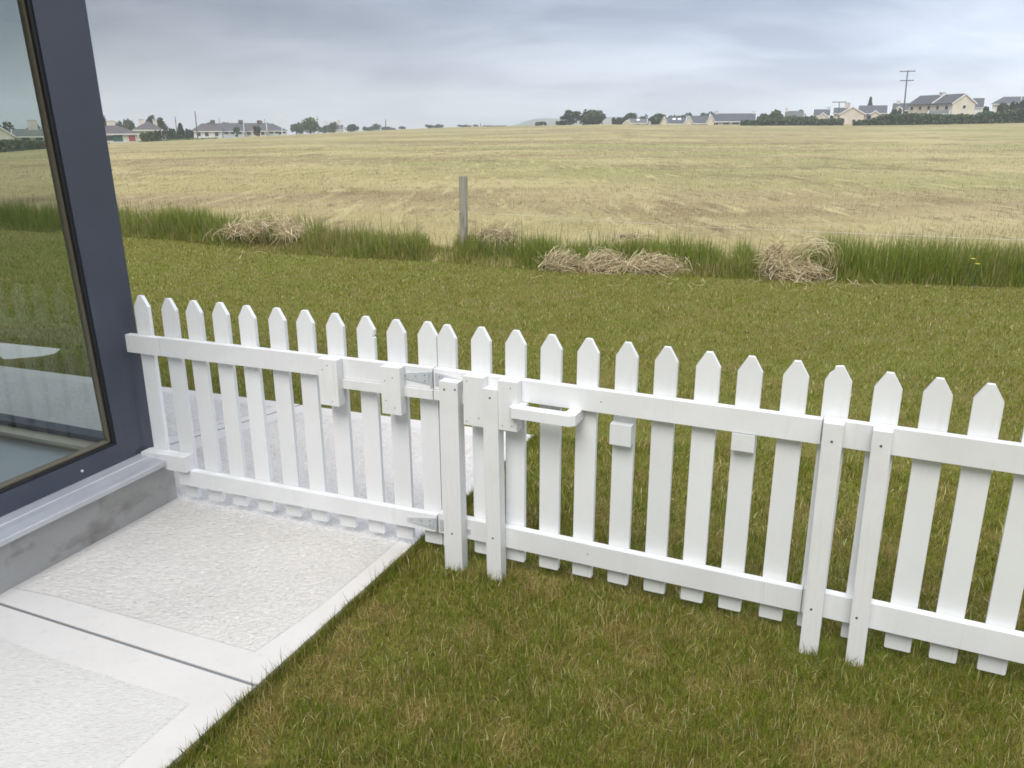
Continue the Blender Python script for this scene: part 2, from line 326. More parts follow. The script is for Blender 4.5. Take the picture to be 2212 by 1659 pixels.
def inside(px, py, poly):
    c = np.zeros(px.shape, bool); n = len(poly)
    for i in range(n):
        x1, y1 = poly[i]; x2, y2 = poly[(i + 1) % n]
        if y1 == y2: continue
        k = ((y1 > py) != (y2 > py)) & (px < (x2 - x1) * (py - y1) / (y2 - y1) + x1); c ^= k
    return c
def edge_dist(px, py, poly):
    d = np.full(px.shape, 9.)
    for i in range(len(poly)):
        a = np.array(poly[i]); b = np.array(poly[(i + 1) % len(poly)]); ab = b - a
        t = np.clip(((px - a[0]) * ab[0] + (py - a[1]) * ab[1]) / (ab @ ab), 0, 1)
        d = np.minimum(d, np.hypot(px - a[0] - t * ab[0], py - a[1] - t * ab[1]))
    return d
def brushed(poly, parent, step, amp, seed, soft=1.0):
    """rough tamped concrete: real relief made of short curved ridges"""
    poly = [tuple(p) for p in poly]; P = np.array(poly); x0, y0 = P.min(0); x1, y1 = P.max(0)
    xs = np.arange(x0, x1 + step, step); ys = np.arange(y0, y1 + step, step)
    X, Y = np.meshgrid(xs, ys, indexing='ij')
    Xo, Yo = X, Y; X = X - X.mean(); Y = Y - Y.mean(); ang = .75 * (fbm(X * 1.1, Y * 1.1, seed, 2) - .5) + .25
    c, s = np.cos(ang), np.sin(ang)
    u = X * c + Y * s; v = -X * s + Y * c
    r1 = vnoise(u * 48, v * 120, seed + 5); r2 = vnoise(u * 70 + 9, v * 150, seed + 9); r3 = vnoise(X * 190, Y * 190, seed + 3)
    pit = np.clip((.40 - r1) * 5, 0, 1) * .8 + np.clip((.34 - r2) * 5, 0, 1) * .55
    h = amp * (1 - np.clip(pit, 0, 1) * (.45 + .75 * fbm(X * 5, Y * 5, seed + 2)) + .22 * (r3 - .5) + .35 * (vnoise(u * 18, v * 40, seed + 1) - .5))
    X, Y = Xo, Yo; ed = edge_dist(X, Y, poly); fa = np.clip(ed / .05, 0, 1); h = .0006 + (h * .85 + .0005) * fa**.7
    ins = inside(X, Y, poly)
    idx = -np.ones(X.shape, int); idx[ins] = np.arange(ins.sum())
    V = np.stack([X[ins], Y[ins], h[ins]], -1)
    q = np.stack([idx[:-1, :-1], idx[1:, :-1], idx[1:, 1:], idx[:-1, 1:]], -1).reshape(-1, 4); q = q[(q >= 0).all(1)]
    tint = np.stack([u[ins], v[ins], 0 * u[ins]], -1)
    return link('brushed_panel', setmesh('brushed_panel', V, q, tint, smooth=True), M_PEBBLE if amp > .004 else M_PEBBLE2, parent)
brushed([wl(.05, .01), (-1.80, 2.85), (-.905, 2.49), (-.75, 2.76), (-.62, 3.04), (-.47, 3.38), (-.26, 3.88), (-.02, 4.50), (-.956, 4.90), (-1.36, 5.03), (-1.478, 4.895), (-1.629, 4.705), (-1.75, 4.53), (-1.86, 4.30), wl(1.12, -.2), wl(.97, 0)], s1, .005, .0062, 4)
brushed([(-3.2, 2.1), (-3.1, 1.1), (-1.62, .9), (-1.16, 1.9), (-1.03, 2.225), (-1.60, 2.46), (-1.93, 2.62), (-2.4, 2.80)], s0, .008, .0026, 31)
brushed([(-1.98, 4.62), (-1.86, 4.73), (-1.68, 4.98), (-1.57, 5.15), (-1.832, 5.235), (-2.224, 5.383), (-2.432, 5.47), (-3.8, 5.95), (-3.6, 4.9), (-2.5, 4.5)], s2, .009, .006, 51)

# ------------------------------------------------------------------ lawn grass etc: blades as real geometry
def blades(P, H, Wd, col, lean=.5, curve=.5, segs=2, z=None, flat=None):
    n = len(P); ang = RNG.uniform(0, 2 * PI, n); la = RNG.uniform(0, 2 * PI, n)
    l = (RNG.random(n)**1.3) * lean
    if flat is not None: l = np.where(flat, 1.5 + RNG.random(n) * 1.5, l)
    d = np.stack([np.cos(la), np.sin(la)], -1); wv = np.stack([np.cos(ang), np.sin(ang)], -1) * (Wd / 2)[:, None]
    lv = []
    for k in range(segs + 1):
        t = k / segs; hh = H * t / np.sqrt(1 + l * l) * (1 - .25 * t * l * curve); off = d * (H * l / np.sqrt(1 + l * l) * (t**(1 + curve)))[:, None]
        c = np.concatenate([P[:, :2] + off, (P[:, 2] + hh)[:, None]], 1)
        wk = wv * (1 - .55 * t)
        if k < segs:
            lv.append(np.concatenate([c[:, :2] - wk, c[:, 2:]], 1)); lv.append(np.concatenate([c[:, :2] + wk, c[:, 2:]], 1))
        else: lv.append(c)
    nv = len(lv); V = np.stack(lv, 1).reshape(-1, 3); base = (np.arange(n) * nv)[:, None]
    F = []
    for k in range(segs - 1): F += [[2 * k, 2 * k + 1, 2 * k + 3], [2 * k, 2 * k + 3, 2 * k + 2]]
    F += [[2 * segs - 2, 2 * segs - 1, 2 * segs]]
    F = (base[:, None, :] + np.array(F)[None, :, :]).reshape(-1, 3)
    return V, F, np.repeat(col, nv, 0)
def palette(n, cols, wts):
    k = RNG.choice(len(cols), n, p=np.array(wts) / np.sum(wts)); c = np.array(cols)[k]
    return c * RNG.uniform(.75, 1.25, (n, 1))
def mixcol(n, A, B, f): return np.where((RNG.random(n) < f)[:, None], B, A)
G_G = [(.150, .205, .020), (.188, .222, .026), (.115, .165, .015), (.255, .268, .045)]
G_B = [(.38, .29, .10), (.50, .41, .17), (.24, .17, .06), (.32, .25, .07)]
def lawn_blades(N_, r0, r1, hmul, wfun, segs, seed):
    r = np.exp(RNG.uniform(math.log(r0), math.log(r1), N_)); a = RNG.uniform(-.66, .66, N_)
    x = r * np.sin(a); y = r * np.cos(a)
    ex = edge_x(y)
    far = y > 4.604 - (x - .134) * .3715 + .015
    branch = (x < -3.88 + (y - 6.135) * .60) & (y < 6.87 - (x + 4.39) * .335)
    k = (y < yb(x) + .05) & ((x > ex + .012) | ((y > 4.6) & far & ~branch))
    k &= ~((y < 4.66 - (x - .134) * .3715) & (x < ex + .012))
    # wall side: nothing inside the building
    k &= ~((x + 1.77) * .925 - (y - 3.81) * .38 < 0) | (y > 4.5)
    x, y, r = x[k], y[k], r[k]; n = len(x)
    brown = fbm(x * 6.5, y * 6.5, seed, 4) * .7 + fbm(x * 1.7 + 5, y * 1.7, seed + 40, 3) * .3; b2 = fbm(x * .9 + 7, y * .9, seed + 3, 2); clump = fbm(x * 9, y * 9, seed + 8, 2)
    fb = np.clip((brown - .47) * 3.6, 0, .72) * np.clip(1.45 - r / 9, .35, 1) + np.clip(.30 - r * .025, .13, .24)
    green = palette(n, G_G, (3, 3, 2, 2)) * 1.12; olive = palette(n, [(.235, .235, .024), (.19, .22, .02)], (1, 1))
    green = mixcol(n, green, olive, np.clip((b2 - .35) * 1.6, 0, .7) + np.clip((r - 5) / 8, 0, .35))
    c = mixcol(n, green, palette(n, G_B, (3, 2, 2, 2)), fb)
    h = RNG.uniform(.018, .050, n) * hmul * (.6 + .9 * clump)
    hi = RNG.random(n) < .055; c = np.where(hi[:, None], palette(n, [(.62, .56, .27), (.50, .47, .18), (.70, .64, .38)], (2, 2, 1)), c); h = np.where(hi, h * 1.25, h)
    lo = RNG.random(n) < .07; c = np.where(lo[:, None], c * .4, c)
    z = -.014 + .02 * (fbm(x * .9, y * .9, 3) - .5) - .002
    flat = RNG.random(n) < fb * .5
    return blades(np.stack([x, y, z], -1), h, wfun(r) * RNG.uniform(.7, 1.3, n), c, lean=1.2, segs=segs, flat=flat)
def merge(parts):
    Vs, Fs, Cs = [], [], []; o = 0
    for v, f, c in parts: Vs.append(v); Fs.append(f + o); Cs.append(c); o += len(v)
    return np.vstack(Vs), np.vstack(Fs), np.vstack(Cs)
pa = lawn_blades(300000, 1.5, 4.6, 1.0, lambda r: .0024 * np.maximum(1, r / 2.6), 2, 21)
pb = lawn_blades(430000, 4.4, 18, .8, lambda r: .0022 * r / 2.6 * .95, 1, 21)
V, F, C = merge([pa, pb])
link('grass', setmesh('grass', V, F, C), M_GRASS, kind='stuff', label='short patchy green and brown lawn grass')
# taller stalks along the path edge and round the post feet
P = []; tufts = RNG.uniform(1.2, 4.6, 62)
for t in tufts:
    k = RNG.integers(4, 16); P += [(edge_x(t + d) + .012 + abs(RNG.normal(0, .012)), t + d, -.03) for d in RNG.normal(0, .03, k)]
for d in np.linspace(0, 4.0, 190): P.append((.134 - d + RNG.normal(0, .01), 4.604 + d * .3715 + .03, -.03))
P = np.array(P); n = len(P)
a1_ = blades(P, RNG.uniform(.05, .125, n) * RNG.uniform(.6, 1, n), np.full(n, .0028), palette(n, [(.10, .12, .035), (.15, .14, .06), (.07, .09, .025)], (2, 1, 1)), lean=.7, segs=3)
y = RNG.uniform(1.2, 4.6, 9000); P = np.stack([edge_x(y) + .008 + .03 * (vnoise(y * 9, y * 0, 6) - .35) * (vnoise(y * 9, y * 0, 6) < .62) + np.abs(RNG.normal(0, .02, 9000)), y, np.full(9000, -.02)], -1)
P[:, 0] = np.maximum(P[:, 0], edge_x(y) + .004)
a2_ = blades(P, RNG.uniform(.025, .06, 9000), np.full(9000, .0027), mixcol(9000, palette(9000, G_G, (3, 3, 2, 1)), palette(9000, G_B, (1, 1, 2, 1)), .3), lean=.8, segs=2)
# loose tufts in the lawn and round the post feet
TF = [(p_[0] + RNG.normal(0, .05), p_[1] + RNG.normal(0, .04)) for p_ in ((-.245, 3.05), (-.06, 2.97), (1.05, 2.47), (1.19, 2.40)) for _ in range(5)]
while len(TF) < 170:
    rr_ = math.exp(RNG.uniform(math.log(1.7), math.log(6.5))); aa_ = RNG.uniform(-.3, .62); x_, y_ = rr_ * math.sin(aa_), rr_ * math.cos(aa_)
    if x_ > edge_x(y_) + .06: TF.append((x_, y_))
P = np.array([(x_ + RNG.normal(0, .016), y_ + RNG.normal(0, .016), -.016) for x_, y_ in TF for _ in range(RNG.integers(10, 34))]); n = len(P)
a3_ = blades(P, RNG.uniform(.035, .078, n), np.full(n, .0027), mixcol(n, palette(n, [(.17, .21, .03), (.22, .25, .05), (.12, .17, .02)], (2, 2, 1)), palette(n, [(.5, .44, .2), (.34, .28, .1)], (1, 1)), .22), lean=.9, segs=2)
V, F, C = merge([a1_, a2_, a3_])
link('grass', setmesh('edge_grass', V, F, C), M_GRASS, kind='stuff', label='longer grass stalks leaning over the path edge')

# tall unmown strip
def strip_pts(n, x0, x1, depth, dens=1.5):
    x = RNG.uniform(x0, x1, n); dpt = RNG.random(n)**dens * depth; return x, yb(x) + dpt, dpt
def hollow(x, d):
    """0 = bare, 1 = full height, along the strip"""
    f = np.ones_like(x)
    for c_, w_, a_, dd in ((-3.75, .62, .93, .85), (-1.02, .24, .8, 2), (-.2, .38, .5, .45), (3.42, .30, .75, 2), (1.3, .85, .55, .25), (-2.6, .25, .25, 2), (3.45, .5, .7, .3)):
        f = f * (1 - a_ * np.exp(-((x - c_) / w_)**4) * (d < dd))
    return f
n = 105000; x, y, dp = strip_pts(n, -13, 13, 1.25, 1.2); gap = RNG.random(n) < np.clip(fbm(x * 3.2, y * 3.2, 44, 3) * 3.2 - .75, .12, 1); x, y, dp = x[gap], y[gap], dp[gap]; n = len(x)
hn = (.42 + .95 * fbm(x * 1.1, y * .8, 77, 3)) * (.85 + .4 * fbm(x * 4, y * 4, 78, 2)) * hollow(x, dp)
hgt = np.interp(x, [-13, -6, -3, 0, 3, 6, 13], [.42, .40, .42, .38, .43, .50, .5]) * hn * RNG.uniform(.6, 1.15, n) * np.clip(.12 + dp * 2.6, 0, 1) + .035
dry = np.clip(fbm(x * .9, y * 1.5, 90, 3) - .40, 0, 1) * 1.2 + .09 + .25 * np.exp(-dp * 6) + .55 * (1 - hollow(x, dp))
c = mixcol(n, palette(n, [(.18, .25, .034), (.23, .28, .05), (.13, .195, .026), (.32, .32, .08)], (3, 3, 2, 1)), palette(n, [(.40, .35, .13), (.52, .44, .22), (.24, .22, .05)], (1, 1, 2)), dry)
A = blades(np.stack([x, y, np.full(n, -.04)], -1), hgt, RNG.uniform(.004, .010, n), c, lean=.55, segs=3)
n = 1500; x, y, dp = strip_pts(n, -13, 13, 1.3, .8)         # seed heads standing above
hh = .34 + .22 * RNG.random(n); hh *= hollow(x, dp)
B = blades(np.stack([x, y, np.full(n, -.03)], -1), hh + .1, np.full(n, .008), palette(n, [(.22, .20, .11), (.12, .15, .05)], (1, 1)), lean=.35, segs=3)
V, F, C = merge([A, B])
link('tall_grass', setmesh('tall_grass', V, F, C), M_GRASS, kind='stuff', label='strip of tall uncut green grass between lawn and field')
# stubble
n = 170000; r = np.exp(RNG.uniform(math.log(9.5), math.log(75), n)); a = RNG.uniform(-.66, .66, n); x = r * np.sin(a); y = r * np.cos(a)
k = y > yb(x) + .75; x, y, r = x[k], y[k], r[k]; n = len(x)
row = fbm(x * .25, y * 1.3, 55, 4); k = RNG.random(n) < np.clip(row * 2.4 - .45, .15, 1); x, y, r, row = x[k], y[k], r[k], row[k]; n = len(x)
gr = np.clip(fbm(x * .12, y * .3, 61, 3) * 1.8 - .7, 0, .6)
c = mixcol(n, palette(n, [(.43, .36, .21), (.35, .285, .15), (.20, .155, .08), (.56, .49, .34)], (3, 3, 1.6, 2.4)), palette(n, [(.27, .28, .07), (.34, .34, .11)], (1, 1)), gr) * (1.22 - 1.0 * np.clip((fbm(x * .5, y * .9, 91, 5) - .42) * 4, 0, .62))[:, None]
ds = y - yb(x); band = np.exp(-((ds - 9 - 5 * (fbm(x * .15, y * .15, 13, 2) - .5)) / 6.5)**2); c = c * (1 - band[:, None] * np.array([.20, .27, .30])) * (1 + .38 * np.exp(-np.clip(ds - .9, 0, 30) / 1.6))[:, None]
z = terrain(x, y) - .01
nearb = np.exp(-np.clip(y - yb(x) - 1.0, 0, 20) / 1.8)
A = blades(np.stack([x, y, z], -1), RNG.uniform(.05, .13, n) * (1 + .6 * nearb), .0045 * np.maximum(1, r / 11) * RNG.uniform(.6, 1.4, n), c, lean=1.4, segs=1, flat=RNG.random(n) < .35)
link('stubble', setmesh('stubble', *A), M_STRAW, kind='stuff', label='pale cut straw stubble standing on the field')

# ------------------------------------------------------------------ straw heaps
def strands(paths, rad, cols):
    """paths (n,k,3) -> thin three-sided stalks"""
    n, k, _ = paths.shape; T = np.gradient(paths, axis=1); T /= np.linalg.norm(T, axis=2, keepdims=True) + 1e-9
    up = np.array([.13, .21, .97]); S = np.cross(T, up); S /= np.linalg.norm(S, axis=2, keepdims=True) + 1e-9; B = np.cross(S, T)
    ring = []
    for j in range(3):
        t = 2 * PI * j / 3; ring.append(paths + (S * math.cos(t) + B * math.sin(t)) * rad[:, None, None])
    V = np.stack(ring, 2).reshape(-1, 3); b = (np.arange(n) * k * 3)[:, None]; F = []
    for i in range(k - 1):
        for j in range(3):
            j2 = (j + 1) % 3; F += [[i * 3 + j, i * 3 + j2, i * 3 + 3 + j2], [i * 3 + j, i * 3 + 3 + j2, i * 3 + 3 + j]]
    F = (b[:, None, :] + np.array(F)[None]).reshape(-1, 3)
    return V, F, np.repeat(cols, k * 3, 0)
STRAW = [(.72, .61, .38), (.58, .48, .28), (.38, .30, .16), (.82, .73, .52)]
def heap(lobes, n, label, ring=None, dangle=0, seed=1, name='straw_heap', core=.78):
    """lobes: (cx, cy, z0, rx, ry, rz, heading)"""
    o = empty(name, (lobes[0][0], lobes[0][1], -.03), label=label, cat='straw heap', group='heaps of raked straw along the tall grass')
    P = []
    n = int(n * 1.6)
    for i in range(n):
        L_ = lobes[RNG.integers(len(lobes))]; cx_, cy_, z0, rx, ry, rz, hd = L_
        th = RNG.uniform(0, 2 * PI); ph = math.acos(RNG.uniform(0, 1)); sh = RNG.uniform(.72, 1.04)
        c0 = np.array([math.sin(ph) * math.cos(th), math.sin(ph) * math.sin(th), math.cos(ph)]) * sh
        ang = hd + RNG.normal(0, .9); d = np.array([math.cos(ang), math.sin(ang), RNG.normal(0, .35)]); stray = RNG.random() < .22; sh = sh * (1.15 if stray else 1); c0 = c0 * (1.12 if stray else 1) * (.68 + .62 * vnoise(np.array(th * 1.3), np.array(ph * 2.), seed + len(label)))
        nrm = c0 / np.linalg.norm(c0); d = d - nrm * (d @ nrm); d /= np.linalg.norm(d)
        ln = RNG.uniform(.08, .26) * (1.25 if stray else 1); pts = []
        ss = np.linspace(-ln, ln, 6); bend = RNG.normal(0, .9)
        side = np.cross(nrm, d)
        for s_ in ss:
            q_ = c0 * np.array([rx, ry, rz]) + d * s_ + side * (bend * s_ * s_) - nrm * (s_ * s_ * (RNG.uniform(-.4, .8) if stray else RNG.uniform(.5, 1.5))) + RNG.normal(0, .006, 3)
            q_ = q_ + np.array([cx_, cy_, z0]); q_[2] = max(q_[2], -.02 + RNG.uniform(0, .01)); pts.append(q_)
        P.append(pts)
    if ring:
        cx_, cy_, z0, r_, tilt = ring
        for i in range(170):
            t0 = RNG.uniform(0, 2 * PI); sp_ = RNG.uniform(.6, 1.6); rr_ = r_ * RNG.uniform(.55, 1.2); o3 = RNG.normal(0, .045, 3)
            P.append([(cx_ + math.cos(t0 + sp_ * k / 5) * rr_ + o3[0], cy_ + o3[1] * 2 - .25 * rr_ * math.sin(t0 + sp_ * k / 5), max(-.02, z0 + math.sin(t0 + sp_ * k / 5) * rr_ * tilt + o3[2])) for k in range(6)])
    for i in range(dangle):
        L_ = lobes[RNG.integers(len(lobes))]; cx_, cy_, z0, rx, ry, rz, hd = L_
        x_ = cx_ + RNG.normal(0, rx * .6); y_ = cy_ - ry - RNG.uniform(0, .06); z_ = z0 + rz * RNG.uniform(.3, .8); ln = RNG.uniform(.12, .3); k2 = RNG.normal(0, .15)
        P.append([(x_ + k2 * t + .04 * math.sin(t * 5 + i), y_ - .1 * t, max(-.02, z_ - ln * t * t)) for t in np.linspace(0, 1, 6)])
    P = np.array(P); n_ = len(P); P = P - np.array([lobes[0][0], lobes[0][1], -.03])
    V, F, C = strands(P, RNG.uniform(.0014, .0036, n_), palette(n_, STRAW, (3, 3, 2, 2)))
    link('loose_straw', setmesh('loose_straw', V, F, C), M_STRAW, o, kind='stuff')
    # matted core so the heap is not see-through
    V2 = []; F2 = []
    for (cx_, cy_, z0, rx, ry, rz, hd) in lobes:
        b0 = len(V2); nu, nv_ = 14, 7
        for iv in range(nv_ + 1):
            for iu in range(nu):
                t = 2 * PI * iu / nu; f = PI / 2 * iv / nv_; k_ = core * (1 + .25 * (random.random() - .5))
                V2.append((cx_ - lobes[0][0] + rx * k_ * math.cos(t) * math.sin(f), cy_ - lobes[0][1] + ry * k_ * math.sin(t) * math.sin(f), z0 + .03 + rz * k_ * math.cos(f)))
        for iv in range(nv_):
            for iu in range(nu):
                u2 = (iu + 1) % nu; F2.append((b0 + iv * nu + iu, b0 + iv * nu + u2, b0 + (iv + 1) * nu + u2, b0 + (iv + 1) * nu + iu))
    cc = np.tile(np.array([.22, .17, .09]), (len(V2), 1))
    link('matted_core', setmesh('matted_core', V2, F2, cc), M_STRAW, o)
    return o
heap([(-4.15, 12.95, .14, .34, .16, .16, -.3), (-3.65, 12.75, .27, .42, .18, .10, -.25), (-3.25, 12.55, .20, .30, .12, .08, -.6)], 360, 'wide straw heap draped over a dark hollow, left of the timber post', dangle=18, core=.5)
heap([(-.22, 11.75, .26, .28, .12, .07, .1)], 120, 'small twisted bundle of straw caught in tall grass right of the timber post', dangle=22)
heap([(.66, 10.50, .0, .24, .16, .20, .9)], 150, 'ragged straw tuft with upright stalks, left end of the three mounds', dangle=6)
heap([(1.16, 10.38, .0, .30, .18, .21, .3)], 220, 'rounded straw mound between the ragged tuft and the flatter mound', dangle=6)
heap([(1.80, 10.30, .0, .40, .18, .16, -.2)], 260, 'low flat straw mound, rightmost of the three mounds', dangle=4)
heap([(3.45, 9.82, .0, .38, .18, .17, -.1), (3.18, 9.92, .08, .13, .12, .30, 1.3)], 380, 'big straw heap curled into a ring at the tall grass edge', ring=(3.62, 9.88, .21, .24, .95))
heap([(1.55, 11.2, .30, .15, .1, .05, .4)], 28, 'little straw wisp lying up in the tall grass behind the mounds', dangle=6)
# scattered straws on the lawn
n = 95; px = np.concatenate([RNG.normal(1.2, .9, 40), RNG.normal(3.6, .6, 40), RNG.normal(-3.8, .6, 15)]); py = yb(px) - np.abs(RNG.normal(0, .45, n)) - .02
hd = RNG.uniform(-1.6, 1.6, n); ln = RNG.uniform(.03, .11, n); t = np.linspace(-1, 1, 5)
Pp = np.stack([px[:, None] + np.cos(hd)[:, None] * ln[:, None] * t, py[:, None] + np.sin(hd)[:, None] * ln[:, None] * t, .012 + .02 * np.cos(t * 2 + hd[:, None] * 3)], -1)
V, F, C = strands(Pp, np.full(n, .0024), palette(n, STRAW, (3, 3, 2, 1)))
link('straw', setmesh('straw', V, F, C), M_STRAW, kind='stuff', label='loose straws blown onto the lawn near the heaps')
# dead stalks lying in the near lawn
n = 420; r = np.exp(RNG.uniform(math.log(1.6), math.log(5), n)); a = RNG.uniform(-.3, .66, n); px = r * np.sin(a); py = r * np.cos(a); k = px > edge_x(py) + .04; px, py = px[k], py[k]; n = len(px)
hd = RNG.uniform(0, 2 * PI, n); ln = RNG.uniform(.007, .020, n)
Pp = np.stack([px[:, None] + np.cos(hd)[:, None] * ln[:, None] * t + 0 * t, py[:, None] + np.sin(hd)[:, None] * ln[:, None] * t, .0 + .008 * t * RNG.normal(0, 1, n)[:, None] - .004 * t * t + RNG.uniform(-.015, .006, n)[:, None]], -1)
V, F, C = strands(Pp, RNG.uniform(.0006, .0011, n), palette(n, STRAW, (2, 3, 3, 0)))
link('dead_stalks', setmesh('dead_stalks', V, F, C), M_STRAW, kind='stuff', label='dead pale stalks lying in the near lawn')

# ------------------------------------------------------------------ picket fence
def panel_frame(ox, oy, dx, dy, name, label, cat, group=None):
    # local x along the panel, local -y towards the camera
    return empty(name, (ox, oy, 0), math.atan2(dy, dx), label=label, cat=cat, **({'group': group} if group else {}))
def picket_mesh(kind=0):
    w_, h_ = .041, 1.02; b = .04; sh = h_ - .052; tw = .0105
    poly = [(-w_ + .004, b), (w_ - .004, b), (w_, b + .004), (w_, sh), (tw, h_), (-tw, h_), (-w_, sh), (-w_, b + .004)]
    if kind == 1:   # chipped tip
        poly = poly[:5] + [(-tw * .9, h_ - .002), (-.014, h_ - .004), (-.017, h_ - .018), (-.030, h_ - .03), (-w_, sh), (-w_, b + .004)]
    if kind == 2:   # notch in the right edge
        poly = poly[:3] + [(w_, sh - .02), (w_ - .009, sh - .026), (w_ - .002, sh - .031), (w_, sh)] + poly[4:]
        poly = [poly[0], poly[1], poly[2], (w_, sh - .034), (w_ - .010, sh - .028), (w_ - .001, sh - .022), (w_, sh), (tw, h_), (-tw, h_), (-w_, sh), (-w_, b + .004)]
    if kind == 3:   # cut short above the sill
        poly = [(-w_, .20), (w_, .20), (w_, sh), (tw, h_), (-tw, h_), (-w_, sh)]
    return bmesh_to('picket', prism_bm(poly, 0, .019, 'xz'), .0022, 2)
PM = [picket_mesh(i) for i in range(4)]
for m_ in PM: m_.materials.append(M_WHITE)
def picket(par, s, kind=0, dz=0.0, lean=0.0, **k):
    o = link('picket', PM[kind], None, par, **k); o.location = (s, 0, dz); o.rotation_euler = (0, lean, 0)
    o.scale = (1 + random.uniform(-.015, .015), 1, 1); return o
def rail(par, name, s0, s1, z0, z1, off0=.0015, off1=.035, mat_=M_WHITE, bev=.003, **k):
    return box(name, s0, s1, -off1, -off0, z0, z1, mat_, par, bev, **k)
def screw(par, s, z, off, mat_=M_SCREW, r=.0045):
    return link('screw', bmesh_to('screw', cyl_bm((s, -off - .0014, z), (s, -off + .002, z), r, r, 10)), mat_, par)
def nail(par, s, z, off): return screw(par, s, z, off, M_SCREW, .0021)
T = {1: (-.018, 1.023), 2: (0.144, 1.021), 3: (0.286, 1.021), 4: (0.431, 1.023), 5: (0.577, 1.02), 6: (0.732, 1.022), 7: (0.875, 1.023), 8: (1.025, 1.021), 9: (1.173, 1.02), 10: (1.314, 1.018), 11: (1.455, 1.021),
     12: (-0.007, 1.016), 13: (0.145, 1.021), 14: (0.292, 1.023), 15: (0.441, 1.021), 16: (0.585, 1.022), 17: (0.733, 1.023), 18: (0.88, 1.022), 19: (1.026, 1.02), 20: (1.168, 1.02), 21: (1.316, 1.021), 22: (1.451, 1.02),
     23: (0.004, 1.011), 24: (0.146, 1.012), 25: (0.286, 1.019), 26: (.431, 1.017)}
p1 = panel_frame(-1.69537, 3.73476, .931, -.364, 'picket_fence', 'white picket fence panel fixed to the dark window corner', 'fence panel')
p2 = panel_frame(-.2550, 3.17127, .910, -.414, 'garden_gate', 'white picket gate with wooden pull handle between the post pairs', 'gate')
p3 = panel_frame(1.19577, 2.50742, .901, -.434, 'picket_fence', 'white picket fence panel running out past the two right posts', 'fence panel')
for i in range(1, 12): picket(p1, T[i][0], 3 if i == 1 else 2 if i == 9 else 0, T[i][1] - 1.02, random.uniform(-.002, .002))
for i in range(12, 23): picket(p2, T[i][0], 1 if i == 22 else 0, T[i][1] - 1.02, random.uniform(-.002, .002))
for i in range(23, 30):
    s_ = T[i][0] if i in T else .431 + .145 * (i - 26); picket(p3, s_, 0, -.004, random.uniform(-.002, .002))
# panel 1
rail(p1, 'top_rail', .100, 1.492, .757, .842)
rail(p1, 'rail_end_block', -.111, .0985, .757, .8405, mat_=M_WHITE2, bev=.003)
link('bottom_rail', bmesh_to('bottom_rail', prism_bm([(.110, .116), (1.490, .117), (1.490, .194), (.110, .196)], -.035, -.0015, 'xz'), .003), M_WHITE, p1)
link('stepped_block', bmesh_to('stepped_block', prism_bm([(-.081, .238), (.056, .238), (.056, .1965), (.183, .1965), (.183, .274), (-.081, .266)], -.062, -.0015, 'xz'), .003), M_WHITE2, p1)
box('slot_block', .984, 1.075, -.080, -.0365, .645, .845, M_WHITE2, p1, .004)
box('slot_block', 1.281, 1.369, -.080, -.0365, .643, .842, M_WHITE2, p1, .004)
rail(p1, 'bolt_bar', 1.0, 1.497, .716, .7555, off0=.003, off1=.047, mat_=M_WHITE2, bev=.003)
# panel 2
rail(p2, 'top_rail', -.048, 1.417, .757, .842)
rail(p2, 'bottom_rail', -.048, 1.417, .117, .209 - .003)
box('slot_block', .108, .193, -.080, -.0365, .645, .844, M_WHITE2, p2, .004)
box('slot_block', .257, .337, -.080, -.0365, .647, .844, M_WHITE2, p2, .004)
rail(p2, 'bolt_bar', -.044, .107, .716, .7555, off0=.003, off1=.047, mat_=M_WHITE2, bev=.003)
# pull handle: a flat D of wood standing out from the pickets
bm = bmesh.new()
hz0, hz1 = .716, .756
outer = [(.330, -.118), (.560, -.118), (.580, -.100), (.580, -.0015), (.532, -.0015), (.532, -.066), (.522, -.073), (.375, -.073), (.366, -.066), (.366, -.0375), (.316, -.0375), (.316, -.104)]
# a U in plan, made of three overlapping-free pieces
a = [bm.verts.new((x_, y_, hz0 - .0)) for x_, y_ in outer]; b = [bm.verts.new((x_, y_, hz1)) for x_, y_ in outer]
bm.faces.new(a); bm.faces.new(b[::-1])
for i in range(len(outer)): j = (i + 1) % len(outer); bm.faces.new((a[j], a[i], b[i], b[j]))
link('pull_handle', bmesh_to('pull_handle', bm, .006, 3), M_WHITE, p2, label='wooden D-shaped pull handle')
for (x0_, x1_, z0_, z1_) in ((.693, .774, .642, .722), (1.132, 1.210, .692, .754)):
    box('small_block', x0_, x1_, -.040, -.0015, z0_, z1_, M_WHITE, p2, .007)
# panel 3 (its rail starts behind the third post)
rail(p3, 'top_rail', -.174, 1.02, .757, .846)
rail(p3, 'bottom_rail', -.174, 1.02, .117, .212)
# hinges: long tapered straps and a knuckle
def hinge(zc, s0=1.351):
    # on the fixed panel
    link('hinge_strap', bmesh_to('hinge_strap', prism_bm([(s0, zc + .008), (1.478, zc + .026), (1.478, zc - .024), (s0, zc - .010)], -.0395, -.0355, 'xz'), .0008), M_ZINC, p1)
    link('hinge_knuckle', bmesh_to('hinge_knuckle', cyl_bm((1.489, -.041, zc - .030), (1.489, -.041, zc + .030), .0055, .0055, 10)), M_ZINC, p1)
    link('hinge_strap', bmesh_to('hinge_strap', prism_bm([(-.040, zc + .027), (.104, zc + .009), (.104, zc - .010), (-.040, zc - .026)], -.0395, -.0355, 'xz'), .0008), M_ZINC, p2)
    for s_, dz in ((1.372, 0), (1.42, .004), (1.46, .012), (1.46, -.012)): nail(p1, s_, zc + dz, .0398)
    for s_, dz in ((-.02, .012), (-.02, -.012), (.095, 0)): nail(p2, s_, zc + dz, .0398)
hinge(.801); hinge(.156)
